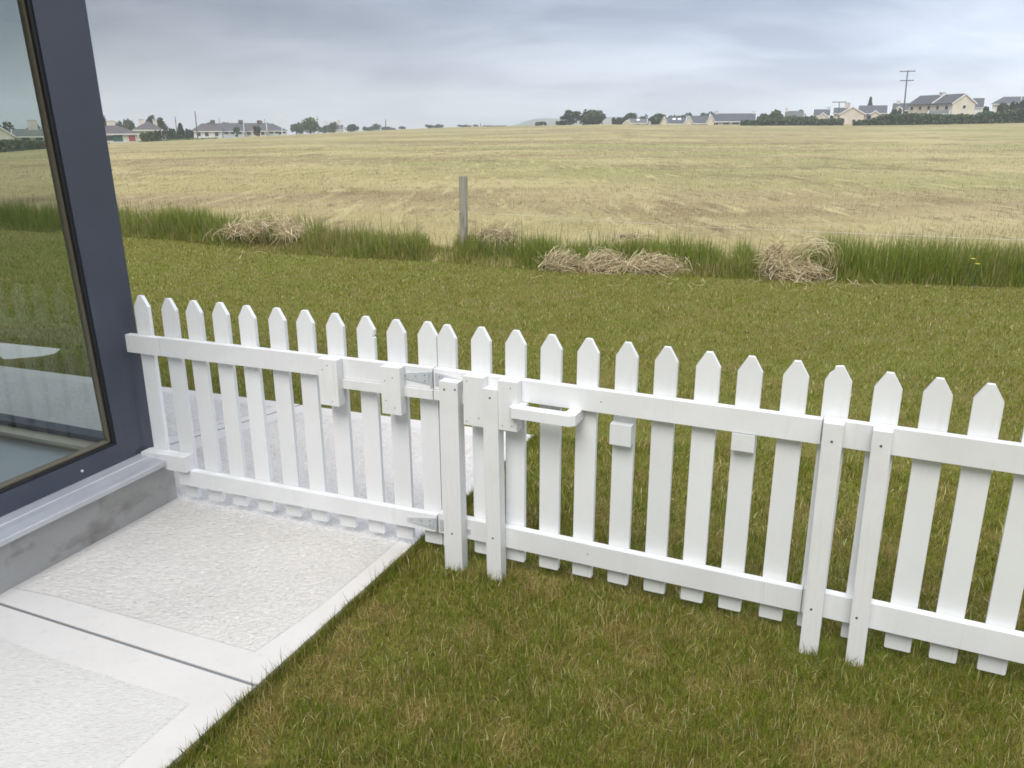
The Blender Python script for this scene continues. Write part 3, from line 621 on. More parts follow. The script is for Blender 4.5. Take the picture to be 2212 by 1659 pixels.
for s_, z_ in ((.655, .80), (.62, .165), (.31, .80)): nail(p2, s_, z_, .0352)
for s_, z_ in ((1.03, .82), (1.045, .665), (1.005, .80)): nail(p1, s_, z_, .0802)
for s_, z_ in ((1.30, .785), (1.335, .80), (1.30, .70), (1.34, .672)): nail(p1, s_, z_, .0802)
for s_, z_ in ((.125, .825), (.175, .68), (.12, .66)): nail(p2, s_, z_, .0802)
for s_, z_ in ((.31, .82), (.275, .665), (.315, .668)): nail(p2, s_, z_, .0802)
# square posts: each stands by itself
def sqpost(par_o, s0, s1, off0, off1, z1, label, screws, lean=0.0):
    c = par_o.matrix_basis @ Vector(((s0 + s1) / 2, -(off0 + off1) / 2, 0))
    o = empty('fence_post', c, par_o.rotation_euler.z, label=label, cat='fence post', group='square white posts holding the gate and fence')
    h_ = (s1 - s0) / 2; d_ = (off1 - off0) / 2
    bm = bmesh.new(); bm = box_bm(-h_, h_, -d_, d_, -.12, z1, bm)
    for v in bm.verts:
        if v.co.z < 0: v.co.x += lean
    link('shaft', bmesh_to('shaft', bm, .005, 2), M_WHITE2, o)
    for (ds, z_) in screws:
        link('screw', bmesh_to('screw', cyl_bm((ds, -d_ - .0012, z_), (ds, -d_ + .002, z_), .0042, .0042, 10)), M_SCREW, o)
    return o
sqpost(p2, .004, .086, .0365, .086, .812, 'square white post covering the gate hinges, left of the pair', [(-.018, .78), (.03, .785), (0, .155)], .004)
sqpost(p2, .194, .258, .0365, .086, .806, 'slimmer square white post between the two slotted blocks', [(0, .772), (.006, .175)], .012)
sqpost(p2, 1.424, 1.486, .0365, .086, .850, 'square white post where the gate meets the right fence panel', [(0, .79), (0, .168)], .008)
sqpost(p3, -.022, .036, .0365, .086, .848, 'last square white post, on the right fence panel', [(0, .80), (0, .175)], .014)

# ------------------------------------------------------------------ building corner (glazed room)
CO = Vector(wl(.97, -.117))
bld = empty('building', (W0.x, W0.y, 0), math.atan2(WU.y, WU.x), label='glazed room with dark grey window frame, metal sill and concrete plinth', cat='building')
# local axes of the building: x along the wall, y = -outward (outward = -y)
def bb(name, a0, a1, o0, o1, z0, z1, mat_, par=None, bev=.0, **k): return box(name, a0, a1, -max(o0, o1), -min(o0, o1), z0, z1, mat_, par or bld, bev, **k)
bb('plinth', -4, .955, -.32, 0, -.3, .214, M_PLINTH)
bb('plinth', .80 - .2, .955, -4, -.322, -.3, .214, M_PLINTH)
# sill: fold with front drip edge and a crease
sill = link('window_sill', bmesh_to('window_sill', prism_bm([(-.2, .2142), (.022, .2142), (.022, .2165), (.040, .2165), (.042, .218), (.052, .218), (.054, .2405), (.052, .2425), (-.052, .2465), (-.056, .249), (-.2, .251)], -4, .876, 'yz'), .0), M_ALU, bld)
sill.data.transform(Matrix.Scale(-1, 4, (0, 1, 0))); sill.data.flip_normals()
def leanbox(name, a0b, a1b, a0t, a1t, o0, o1, z0, z1, mat_, par=None, bev=.002):
    bm = bmesh.new(); vs_ = []
    for z_, x0_, x1_ in ((z0, a0b, a1b), (z1, a0t, a1t)):
        vs_.append([bm.verts.new((x_, -o_, z_)) for x_, o_ in ((x0_, o0), (x1_, o0), (x1_, o1), (x0_, o1))])
    bm.faces.new(vs_[0]); bm.faces.new(vs_[1][::-1])
    for i in range(4): j = (i + 1) % 4; bm.faces.new((vs_[0][j], vs_[0][i], vs_[1][i], vs_[1][j]))
    return link(name, bmesh_to(name, bm, bev), mat_, par or bld)
wf = leanbox('window_frame', .752, .858, .668, .832, -.175, -.117, .3435, 2.62, M_FRAME)      # jamb
leanbox('window_frame', -4, .858, -4, .858, -.175, -.117, .252, .343, M_FRAME)               # bottom member
cpst = leanbox('corner_post', .859, .972, .833, .935, -.26, -.120, .252, 2.62, M_FRAME)
link('drain_cap', bmesh_to('drain_cap', cyl_bm((.545, .1135, .292), (.545, .121, .292), .006, .006, 12)), M_TRIM, bld)
leanbox('gasket', .738, .7515, .652, .6675, -.170, -.124, .356, 2.6, M_GASKET, bev=0)
leanbox('gasket', -4, .7515, -4, .7515, -.170, -.124, .3435, .3555, M_GASKET, bev=0)
leanbox('glazing_bead', .728, .7375, .642, .6515, -.168, -.140, .368, 2.6, M_BEAD, bev=0)
leanbox('glazing_bead', -4, .7375, -4, .7375, -.168, -.140, .356, .3675, M_BEAD, bev=0)
def glassmat():
    M = bpy.data.materials.new('window_glass'); M.use_nodes = True; t = M.node_tree; nn = t.nodes; lk = t.links; nn.remove(nn['Principled BSDF'])
    tr = nn.new('ShaderNodeBsdfTransparent'); tr.inputs[0].default_value = (.872, .895, .885, 1)
    gl = nn.new('ShaderNodeBsdfGlossy'); gl.inputs['Roughness'].default_value = .01; gl.inputs[0].default_value = (.9, .95, .95, 1)
    fr = nn.new('ShaderNodeFresnel'); fr.inputs[0].default_value = 1.5; ms = nn.new('ShaderNodeMixShader')
    ge = nn.new('ShaderNodeNewGeometry'); iv = nn.new('ShaderNodeMath'); iv.operation = 'SUBTRACT'; iv.inputs[0].default_value = 1; lk.new(ge.outputs['Backfacing'], iv.inputs[1]); mu = nn.new('ShaderNodeMath'); mu.operation = 'MULTIPLY'; lk.new(fr.outputs[0], mu.inputs[0]); lk.new(iv.outputs[0], mu.inputs[1])
    lk.new(mu.outputs[0], ms.inputs[0]); lk.new(tr.outputs[0], ms.inputs[1]); lk.new(gl.outputs[0], ms.inputs[2]); lk.new(ms.outputs[0], nn['Material Output'].inputs[0]); return M
M_GLASS = glassmat()
bb('glass_pane', -4, .745, -.156, -.150, .350, 2.61, M_GLASS)
# end wall glazing: local x from .81 to .92, running away from the path (o from -.26 to -4)
bb('window_frame', .852, .93, -4, -.262, .215, .305, M_FRAME)
bb('window_frame', .852, .93, -4, -3.9, .306, 2.62, M_FRAME)
bb('glass_pane', .890, .896, -3.9, -.262, .306, 2.61, M_GLASS)
M_OAK = mat('tan_board', (.42, .34, .24), .6); M_FLOOR = mat('vinyl_floor', (.44, .49, .53), .35, var=[(1.5, (.50, .55, .58), .4, .7)])
M_PLAS = mat('plaster', (.55, .53, .5), .9); M_CREAMB = mat('cream_board', (.55, .50, .38), .5)
bb('inner_sill', .78, .851, -3.9, -.30, .262, .280, M_CREAMB)
bb('skirting', .80, .851, -3.9, -.30, .2355, .2615, M_OAK)
bb('floor', -4, .7995, -4, -.18, .2145, .235, M_FLOOR)
bb('inner_wall', -4, .95, -4.2, -4.01, -.3, 2.62, M_PLAS)
bb('inner_wall', -4.2, -4.01, -4, -.1, -.3, 2.62, M_PLAS)
bb('roof', -4.3, 1.02, -4.3, .05, 2.63, 2.9, M_FRAME)

# ------------------------------------------------------------------ timber post and wire at the field edge
tp = empty('timber_post', (-.69, 11.86, -.05), label='weathered timber post standing in the tall grass', cat='post')
bm = bmesh.new(); bm = cyl_bm((0, 0, -.2), (.018, 0, 1.12), .062, .060, 14, bm)
link('post', bmesh_to('post', bm, .006), M_POST, tp)
bm = bmesh.new(); bm = cyl_bm((-.055, -.045, .63), (-.02, -.068, .63), .004, .004, 6, bm); link('staple', bmesh_to('staple', bm), M_ZINC, tp)
pts = [(-.63, 11.80, .585), (1.2, 10.9, .56), (2.4, 10.2, .555), (4.9, 9.0, .575), (9, 7.4, .60)]
Pw = []
for i in range(len(pts) - 1):
    for k in range(8):
        u_ = k / 8; Pw.append([pts[i][j] * (1 - u_) + pts[i + 1][j] * u_ for j in range(3)])
Pw.append(pts[-1]); V, F, C = strands(np.array([Pw]), np.array([.0017]), np.array([[.6, .6, .58]]))
link('fence_wire', setmesh('fence_wire', V, F), M_TRIM, label='thin pale wire strung through the tall grass from the timber post', category=None) if False else tag(link('fence_wire', setmesh('fence_wire', V, F), M_TRIM), 'thin pale wire strung through the tall grass from the timber post', 'wire')
# yellow flowers in the tall grass
for i, (px_, py_) in enumerate(((2102, 560), (2112, 571))):
    p_ = at(px_, py_, 10.35)
    o = empty('yellow_flower', (p_.x, p_.y, -.03), label='yellow dandelion-like flower in tall grass, the ' + ('higher' if i == 0 else 'lower') + ' of two', cat='flower')
    link('stem', bmesh_to('stem', cyl_bm((0, 0, 0), (0, 0, p_.z + .03), .003, .002, 6)), M_LEAF if False else M_GREEN, o)
    bm = bmesh.new()
    for k in range(9):
        t_ = 2 * PI * k / 9; c_, s_ = math.cos(t_), math.sin(t_); h0 = p_.z + .03
        vs_ = [bm.verts.new(v) for v in ((0, 0, h0), (.02 * c_ - .006 * s_, .02 * s_ + .006 * c_, h0 + .006), (.028 * c_, .028 * s_, h0 + .01), (.02 * c_ + .006 * s_, .02 * s_ - .006 * c_, h0 + .006))]; bm.faces.new(vs_)
    me = bpy.data.meshes.new('petals'); bm.to_mesh(me); bm.free(); link('petals', me, M_YELLOW, o)

# ------------------------------------------------------------------ trees, hedges
def leafcloud(lobes, n, size, cols, sparse=0.0):
    """lobes (k,6): centre and radii. leaf clumps as small quads spread through the crown"""
    lobes = np.array(lobes); k = RNG.integers(0, len(lobes), n); d = RNG.normal(0, 1, (n, 3)); d /= np.linalg.norm(d, axis=1, keepdims=True)
    rad = RNG.uniform(.35, 1.0, n)**.5 * (1 + .18 * RNG.normal(0, 1, n).clip(-1, 1))
    c = lobes[k, :3] + d * lobes[k, 3:] * rad[:, None]
    u = RNG.normal(0, 1, (n, 3)); u /= np.linalg.norm(u, axis=1, keepdims=True); v = np.cross(u, RNG.normal(0, 1, (n, 3))); v /= np.linalg.norm(v, axis=1, keepdims=True)
    s = size * RNG.uniform(.5, 1.4, n)[:, None]
    V = np.stack([c - u * s, c + v * s * .7, c + u * s, c - v * s * .7], 1).reshape(-1, 3); F = np.arange(n * 4).reshape(n, 4)
    lc = palette(len(lobes), cols, np.ones(len(cols)))[k] * RNG.uniform(.7, 1.3, (n, 1))
    return V, F, np.repeat(lc, 4, 0)
DK = [(.050, .072, .038), (.066, .088, .042), (.040, .058, .034)]; MD = [(.075, .110, .042), (.095, .130, .05), (.062, .09, .04)]; LT = [(.11, .17, .05), (.095, .145, .045)]
def tree(x0, x1, yb_, yt, d, label, cols=DK, kind='round', n=900, name='tree', group='trees beyond the field', lob=None, trunk=True):
    p0 = at(x0, yb_, d); p1 = at(x1, yb_, d); c = (p0 + p1) / 2; W = (p1 - p0).length; top = at((x0 + x1) / 2, yt, d).z; H = top - c.z
    o = empty(name, c, label=label, cat='tree' if name != 'bush' else 'bush', group=group)
    lobes = []
    n = int(n * 1.9); k = lob or (9 if kind != 'conifer' else 7)
    if kind == 'round':
        for i in range(k):
            t_ = random.uniform(0, 2 * PI); rr_ = random.uniform(.0, .30) * W; zz = random.uniform(.42, .76) * H; s_ = random.uniform(.20, .30)
            lobes.append((rr_ * math.cos(t_), rr_ * math.sin(t_), zz, W * s_, W * s_, min(H * .26, W * s_)))
        lobes += [(0, 0, .36 * H, .34 * W, .3 * W, .26 * H), (-.12 * W, 0, .2 * H, .24 * W, .2 * W, .2 * H), (.15 * W, 0, .2 * H, .22 * W, .2 * W, .2 * H), (-.30 * W, 0, .48 * H, .2 * W, .2 * W, .22 * H), (.30 * W, 0, .5 * H, .2 * W, .2 * W, .22 * H), (random.uniform(-.1, .1) * W, 0, .78 * H, .24 * W, .24 * W, .21 * H)]
    elif kind == 'sparse':
        for i in range(k + 6):
            t_ = random.uniform(-1, 1); zz = random.uniform(.5, .88) * H; lobes.append((t_ * W * .40, random.uniform(-.2, .2) * W, zz - abs(t_) * .12 * H, .13 * W, .13 * W, .08 * H))
        lobes += [(.1 * W, 0, .3 * H, .25 * W, .2 * W, .2 * H), (-.1 * W, 0, .2 * H, .3 * W, .2 * W, .15 * H)]
    elif kind == 'conifer':
        for i in range(k):
            f_ = i / (k - 1); lobes.append((0, 0, H * (.18 + .78 * f_), W * .5 * (1 - f_ * .86), W * .5 * (1 - f_ * .86), H * .09))
    elif kind == 'low':
        for i in range(k + 4):
            lobes.append((random.uniform(-.42, .42) * W, random.uniform(-.1, .1) * W, random.uniform(.25, .65) * H, .13 * W, .12 * W, .33 * H))
    link('crown', setmesh('crown', *leafcloud(lobes, n, max(.30, min(W, 1.6 * H) * .055), cols)), M_LEAF, o)
    if trunk:
        bm = bmesh.new(); cyl_bm((0, 0, -1.5), (0, 0, H * .55), W * .035 + .1, W * .015 + .05, 7, bm)
        for i in range(4):
            t_ = i * 1.7 + .4; cyl_bm((0, 0, H * (.25 + .06 * i)), (math.cos(t_) * W * .28, math.sin(t_) * W * .2, H * (.6 + .06 * i)), W * .015 + .05, .04, 5, bm)
        link('trunk', bmesh_to('trunk', bm), M_BARK, o)
    return o
def hedge(pts, d, label, cols=DK, n=5000, depth=2.0, name='hedge', size=.32):
    """pts: (px, y_bottom, y_top)"""
    P = []; 
    for x_, b_, t_ in pts: p = at(x_, b_, d); P.append((p.x, p.y, p.z, at(x_, t_, d).z))
    P = np.array(P); o = empty(name, P[0][:3], label=label, cat='hedge')
    seg = np.hypot(np.diff(P[:, 0]), np.diff(P[:, 1])); cum = np.concatenate([[0], np.cumsum(seg)]); s = RNG.uniform(0, cum[-1], n)
    f = [np.interp(s, cum, P[:, i]) for i in range(4)]
    hh = RNG.random(n)**.7; bumpy = .85 + .3 * fbm(s * .35, s * 0, 5, 3)
    z = f[2] - .6 + (f[3] - f[2] + .6) * hh * bumpy; dirv = np.stack([f[0], f[1]], -1); dirv /= np.linalg.norm(dirv, axis=1, keepdims=True)
    o_ = RNG.uniform(0, depth, n); c = np.stack([f[0] + dirv[:, 0] * o_, f[1] + dirv[:, 1] * o_, z], -1) - P[0][:3]
    u = RNG.normal(0, 1, (n, 3)); u /= np.linalg.norm(u, axis=1, keepdims=True); v = np.cross(u, RNG.normal(0, 1, (n, 3))); v /= np.linalg.norm(v, axis=1, keepdims=True)
    sz = size * RNG.uniform(.6, 1.4, n)[:, None]
    V = np.stack([c - u * sz, c + v * sz * .7, c + u * sz, c - v * sz * .7], 1).reshape(-1, 3)
    tn = fbm(s * .12, s * 0 + 3, 9, 2); col = palette(n, cols, np.ones(len(cols))) * (1.1 + 1.0 * tn[:, None])
    link('foliage', setmesh('foliage', V, np.arange(n * 4).reshape(n, 4), np.repeat(col, 4, 0)), M_LEAF, o, kind='stuff')
    # woody inner body
    V = []; 
    for i in range(len(P)):
        dv = np.array([P[i, 0], P[i, 1]]); dv /= np.linalg.norm(dv)
        for (q_, zz) in ((.3, P[i, 2] - 1.2), (.3, P[i, 2] + (P[i, 3] - P[i, 2]) * .74), (depth - .3, P[i, 2] + (P[i, 3] - P[i, 2]) * .74), (depth - .3, P[i, 2] - 1.2)):
            V.append((P[i, 0] + dv[0] * q_ - P[0, 0], P[i, 1] + dv[1] * q_ - P[0, 1], zz - P[0, 2]))
    q_ = np.arange(len(V)).reshape(-1, 4); F = []
    for i in range(len(P) - 1):
        for j in range(3): F.append((q_[i, j], q_[i + 1, j], q_[i + 1, j + 1], q_[i, j + 1]))
    cc = np.tile(np.array([.03, .035, .02]), (len(V), 1)); link('branches', setmesh('branches', V, F, cc), M_LEAF, o)
    return o

# ------------------------------------------------------------------ houses
def house(name, label, x0, x1, yb_, ye, yt, d, kind='side', depth=8.0, wall=M_CREAM, roof=M_SLATE, rot=0.0, hip=(0, 0), wins=(), chim=(), doors=(), cat='house', wall2=None, sky_=(), partywall=0, flank=0):
    """x0..x1 px of the front, yb base, ye eaves, yt ridge. side: ridge across the view; gable: gable end faces the camera"""
    p0 = at(x0, yb_, d); p1 = at(x1, yb_, d); c = (p0 + p1) / 2; W = (p1 - p0).length; b = math.atan2(c.x, c.y)
    xm = (x0 + x1) / 2; he = at(xm, ye, d).z - c.z; hr = at(xm, yt, d).z - c.z
    o = empty(name, c, -b + rot, label=label, cat=cat)
    h_ = W / 2; D_ = depth; ov = .35
    if kind == 'side':
        wp = [(0, -1.5), (D_, -1.5), (D_, he), (D_ / 2, hr - .15 if not (hip[0] or hip[1]) else he), (0, he)]
        bm = prism_bm(wp, -h_, h_, 'yz') if not (hip[0] or hip[1]) else box_bm(-h_, h_, 0, D_, -1.5, he)
        wo = link('wall', bmesh_to('wall', bm), wall, o)
        bm = bmesh.new(); th = .22
        e0 = (he - .12, hr)
        for top in (0, 1):
            pass
        a_ = [(-h_ - ov, -ov, he - .1), (h_ + ov, -ov, he - .1), (h_ + ov, D_ + ov, he - .1), (-h_ - ov, D_ + ov, he - .1)]
        r_ = [(-h_ - ov + hip[0], D_ / 2, hr), (h_ + ov - hip[1], D_ / 2, hr)]
        if hip[0] or hip[1]:
            vb = [bm.verts.new(v) for v in a_]; vt = [bm.verts.new((v[0], v[1], v[2] + .15)) for v in a_]; vr = [bm.verts.new(v) for v in r_]
            bm.faces.new(vb)
            for i in range(4): bm.faces.new((vb[i], vb[(i + 1) % 4], vt[(i + 1) % 4], vt[i]))
            bm.faces.new((vt[0], vt[1], vr[1], vr[0])); bm.faces.new((vt[2], vt[3], vr[0], vr[1])); bm.faces.new((vt[1], vt[2], vr[1])); bm.faces.new((vt[3], vt[0], vr[0]))
        else:
            sec = [(-ov, he - .12), (-ov, he + .06), (D_ / 2, hr + .1), (D_ + ov, he + .06), (D_ + ov, he - .12), (D_ / 2, hr - .14)]
            prism_bm(sec, -h_ - .2, h_ + .2, 'yz', bm)
            for sx_ in (-1, 1):
                s2 = [(-ov - .02, he - .16), (-ov - .02, he + .02), (D_ / 2, hr + .14), (D_ + ov, he + .02), (D_ + ov, he - .16), (D_ / 2, hr - .22)]
                xa = sx_ * (h_ + .201); b2 = prism_bm(s2, min(xa, xa + sx_ * .12), max(xa, xa + sx_ * .12), 'yz'); link('barge_board', bmesh_to('barge_board', b2), M_TRIM, o)
        ro = link('roof', bmesh_to('roof', bm), roof, o)
        link('gutter', bmesh_to('gutter', box_bm(-h_ - ov, h_ + ov, -ov - .12, -ov - .025, he - .22, he - .02)), M_TRIM, o)
    else:
        wp = [(-h_, -1.5), (h_, -1.5), (h_, he), (0, hr - .15), (-h_, he)]
        wo = link('wall', bmesh_to('wall', prism_bm(wp, 0, D_, 'xz')), wall, o)
        sec = [(-h_ - ov, he - .25), (-h_ - ov, he - .02), (0, hr + .12), (h_ + ov, he - .02), (h_ + ov, he - .25), (0, hr - .12)]
        ro = link('roof', bmesh_to('roof', prism_bm(sec, -.15, D_ + .3, 'xz')), roof, o)
        s2 = [(-h_ - ov - .02, he - .32), (-h_ - ov - .02, he - .03), (0, hr + .14), (h_ + ov + .02, he - .03), (h_ + ov + .02, he - .32), (0, hr - .16)]
        link('barge_board', bmesh_to('barge_board', prism_bm(s2, -.25, -.151, 'xz')), M_TRIM, o)
    if partywall:      # raised verge between the two halves of a pair
        yy = D_ * partywall
        link('party_verge', bmesh_to('party_verge', prism_bm([(-h_ - ov, he - .02), (0, hr + .14), (h_ + ov, he - .02), (h_ + ov, he + .16), (0, hr + .34), (-h_ - ov, he + .16)], yy, yy + .35, 'xz')), M_TRIM, ro)
    for k in range(flank):
        yy = D_ * (k + .6) / flank
        f_ = link('window', bmesh_to('window', box_bm(-h_ - .06, -h_ + .01, yy - .6, yy + .6, he * .55, he * .85)), M_TRIM, o)
        link('pane', bmesh_to('pane', box_bm(-h_ - .085, -h_ - .0625, yy - .5, yy + .5, he * .57, he * .83)), M_DKWIN, f_)
    def opening(nm, u, v0, v1, wd, m_, fr=True):
        # u 0..1 along the front, v heights 0..1 of the eaves height
        xc = -h_ + u * W; z0 = v0 * he; z1 = v1 * he
        if fr:
            f_ = link(nm, bmesh_to(nm, box_bm(xc - wd / 2 - .09, xc + wd / 2 + .09, -.05, .02, z0 - .09, z1 + .09)), M_TRIM, o)
            link('pane' if nm == 'window' else 'leaf', bmesh_to('pane', box_bm(xc - wd / 2, xc + wd / 2, -.075, -.0525, z0, z1)), m_, f_)
        else: link(nm, bmesh_to(nm, box_bm(xc - wd / 2, xc + wd / 2, -.05, .02, z0, z1)), m_, o)
    for w_ in wins: opening('window', *w_[:4], M_DKWIN)
    for w_ in doors: opening('door', *w_[:4], w_[4])
    for (u, hh_, wd, m_) in chim:
        xc = -h_ + u * W; yc = D_ / 2 if kind == 'side' else D_ * .5
        cc = link('chimney', bmesh_to('chimney', box_bm(xc - wd / 2, xc + wd / 2, yc - wd / 2, yc + wd / 2, hr - 1.2, hr + hh_)), m_, ro)
        link('chimney_cap', bmesh_to('chimney_cap', box_bm(xc - wd / 2 - .08, xc + wd / 2 + .08, yc - wd / 2 - .08, yc + wd / 2 + .08, hr + hh_ + .002, hr + hh_ + .15)), M_PALE, ro)
    for (u, v) in sky_:
        xc = -h_ + u * W; yy = D_ / 2 * v; zz = he + (hr - he) * v + .2
        s_ = link('skylight', bmesh_to('skylight', box_bm(-.45, .45, -.6, .6, 0, .1)), M_TRIM, o); s_.location = (xc, yy, zz + .02); s_.rotation_euler = (math.atan2(hr - he, D_ / 2), 0, 0)
    return o
# left side
house('bungalow', 'cream bungalow with pointed gable seen through the window glass', -26, 30, 307, 292.5, 272, 170, 'gable', 9, M_CREAM, M_GREYROOF, wins=((.3, .3, .7, 1.1),))
house('bungalow', 'long grey-roofed bungalow seen through the glass beside the gable', 31, 130, 306, 294, 280, 176, 'side', 8, M_CREAM, M_GREYROOF, wins=((.25, .2, .8, 1.3), (.55, .2, .8, 1.1), (.75, .2, .8, 1.0)), chim=((.45, 1.6, 1.6, M_CREAM),))
house('bungalow', 'cream bungalow with a green door and a red door beside the dark frame', 196, 300, 310, 288.5, 268, 188, 'side', 9, M_CREAM, M_SLATE2, hip=(4.5, 4.5),
      wins=((.40, .30, .78, 1.5),), doors=((.58, .05, .86, 1.7, M_GREEN), (.87, .10, .82, 1.2, M_RED)), chim=((.47, .6, 1.6, M_CREAM),))
house('house', 'cream hip-roofed house with two pale chimneys behind bushes', 293, 352, 306, 280, 261.5, 205, 'side', 9, M_CREAM, M_SLATE2, hip=(3.4, 3.0), wins=((.66, .35, .75, 1.0),), chim=((.30, .35, 1.1, M_CREAM), (.80, .2, .9, M_CREAM)))
def terrace():
    secs = [('white-walled left end of the long terraced row', 416, 479, 299, M_PALE, (3.2, 0), (.75,)), ('pale blue-walled house of the long terraced row', 480, 527, 297, M_BLUEW, (0, 0), (.92,)),
            ('cream-walled house of the long terraced row', 528, 576, 295, M_CREAM, (0, 0), (.72,)), ('pale right end of the long terraced row under a hipped roof', 577, 620, 291, M_PALE, (0, 4.5), ())]
    for i, (lb, x0, x1, yb_, m_, hp_, ch) in enumerate(secs):
        house('terraced_house', lb, x0, x1, yb_, 283 - (x0 - 416) * .004, 266.5, 262 + i * 6, 'side', 8, m_, (M_SLATE2, M_SLATE, M_SLATE2, M_SLATE)[i], hip=hp_,
              wins=((.22, .3, .85, 1.1), (.50, .3, .85, 1.0), (.84, .3, .85, 1.0)), doors=((.64, .05, .85, 1.0, (M_PALE, M_BLUEW, M_RED, M_GREEN)[i]),), chim=tuple((u, .9, 1.3, M_SLATE2) for u in ch))
terrace()
# garden walls / shed in front of the terrace
def wallthing(x0, x1, yb_, yt, d, label, m_, name='garden_wall', th=.25):
    p0 = at(x0, yb_, d); p1 = at(x1, yb_, d); c = (p0 + p1) / 2; W = (p1 - p0).length; h_ = at((x0 + x1) / 2, yt, d).z - c.z
    o = empty(name, c, -math.atan2(c.x, c.y), label=label, cat='wall')
    link('wall_body', bmesh_to('wall_body', box_bm(-W / 2, W / 2, 0, th, -1, h_ - .1)), m_, o); link('coping', bmesh_to('coping', box_bm(-W / 2, W / 2, -.05, th + .05, h_ - .098, h_)), M_TRIM, o)
wallthing(238, 300, 311, 306, 180, 'white garden wall in front of the bungalow with coloured doors', M_PALE)
wallthing(420, 478, 300, 294.5, 252, 'white garden wall below the left end of the terrace', M_PALE)
wallthing(483, 524, 299, 290.5, 252, 'pale blue garden wall below the blue terraced house', M_BLUEW)
# trees at the left
tree(-60, 40, 306, 262, 215, 'dark tree mass behind the bungalow with pointed gable', DK, 'low', 1300)
tree(60, 118, 306, 266, 225, 'dark trees behind the long bungalow seen through glass', DK, 'low', 1000)
tree(214, 240, 300, 247, 230, 'dark tree peeping out right beside the window frame', DK, 'round', 700)
tree(262, 296, 295, 256, 250, 'mid green round tree between the two chimneyed roofs', MD, 'round', 700)
tree(318, 347, 300, 247, 235, 'tall dark round-topped tree behind the hip-roofed house', DK, 'round', 900)
tree(338, 366, 302, 252, 238, 'square-shouldered dark tree right of the round-topped one', DK, 'round', 900, lob=14)
tree(303, 337, 307, 284, 178, 'bright green bush in front of the hip-roofed house', LT, 'low', 900, name='bush', trunk=False)
tree(334, 352, 306, 280, 182, 'small loose green shrub right of the bright green bush', MD, 'low', 400, name='bush', trunk=False)
tree(352, 386, 306, 276, 190, 'grey green shrubs left of the dark conifer', MD, 'low', 800, name='bush', trunk=False)
tree(381, 405, 304, 269, 200, 'dark conifer left of the terraced row', DK, 'conifer', 800)
tree(396, 420, 303, 277, 215, 'dark bushy shrub touching the terrace end', DK, 'low', 600, name='bush', trunk=False)
tree(548, 566, 294, 270, 240, 'small bare-stemmed tree in front of the cream terraced house', MD, 'sparse', 260)
tree(506, 520, 296, 272, 240, 'thin small tree in front of the blue terraced house', MD, 'sparse', 160)
tree(621, 660, 288, 266, 300, 'grey green shrub right after the terrace', MD, 'low', 600)
tree(652, 690, 287, 254, 270, 'bright spiky green tree right of the terrace', LT, 'round', 900)
tree(686, 712, 286, 269, 330, 'grey bush right of the bright spiky tree', MD, 'low', 400)
tree(640, 654, 287, 263, 330, 'dark round tree behind the grey green shrub', DK, 'round', 300)
house('house', 'low far house with white chimneys right of the spiky tree', 702, 742, 287, 279, 270, 360, 'side', 8, M_PALE, M_SLATE2, chim=((.1, 1.4, 1.5, M_PALE), (.5, 1.2, 3.0, M_BUFF), (.8, 1.8, 1.3, M_PALE)), wins=((.3, .3, .8, 1.3),))
tree(744, 776, 285, 268, 330, 'dark rounded tree mass right of the low far house', DK, 'round', 500)
tree(783, 806, 283, 272, 420, 'low hazy trees left of the dark pole', DK, 'low', 300)
tree(800, 826, 283, 267, 420, 'hazy dome-shaped tree behind the dark pole', DK, 'round', 400)
tree(824, 858, 282, 273, 430, 'low hazy scrub right of the dark pole', DK, 'low', 300)
tree(706, 732, 287, 264, 345, 'dark tree behind the low far house with white chimneys', DK, 'round', 400)
tree(560, 590, 286, 261, 330, 'dark tree tops rising behind the terrace roof', DK, 'low', 500)
tree(440, 500, 290, 262, 340, 'distant dark tree line behind the terrace left end', DK, 'low', 700)
tree(240, 270, 300, 258, 265, 'dark tree behind the bungalow with coloured doors', DK, 'low', 600)
tree(860, 876, 279, 272, 430, 'tiny hazy bush on the field brow', DK, 'low', 150)
tree(920, 964, 277.5, 268, 430, 'low hazy trees with spiky tops at middle of the brow', DK, 'low', 500)
tree(988, 1036, 275, 269, 450, 'thin hazy line of shrubs before the blue hill', DK, 'low', 350)
tree(1040, 1092, 274, 270.5, 500, 'faint low scrub at the foot of the blue hill', DK, 'low', 300)
tree(1155, 1182, 272, 261, 330, 'small dark tree below the blue hill', DK, 'low', 400)
tree(1209, 1256, 271, 235, 260, 'big open-crowned tree with sky showing through', DK, 'sparse', 900)
tree(1246, 1309, 271, 237.5, 265, 'big dense round tree beside the open-crowned one', DK, 'round', 1800, lob=14)
tree(1200, 1222, 270, 259, 250, 'scrubby bush at the foot of the open-crowned tree', DK, 'low', 300)
tree(1318, 1350, 270, 253, 270, 'dark tree left of the small white gable', DK, 'low', 600)
tree(1344, 1376, 269, 243, 285, 'domed dark tree above the small white gable', DK, 'round', 700)
tree(1370, 1402, 269, 247, 290, 'ragged dark tree right of the domed tree', DK, 'low', 500)
tree(1400, 1442, 270, 245, 250, 'dense rounded evergreen left of the skylight roof', MD, 'round', 1000)
tree(1436, 1484, 269, 247, 300, 'trees rising behind the roof with skylights', DK, 'low', 700)
tree(1476, 1500, 268, 243, 310, 'rounded tree between two slate roofs', DK, 'round', 400)
tree(1500, 1560, 268, 241, 320, 'tree line behind the middle slate roof', DK, 'low', 900)
house('bungalow', 'tiny white gable peeping over the field brow', 1347, 1362, 273, 267, 259.5, 230, 'gable', 5, M_BUFF, M_GREYROOF)
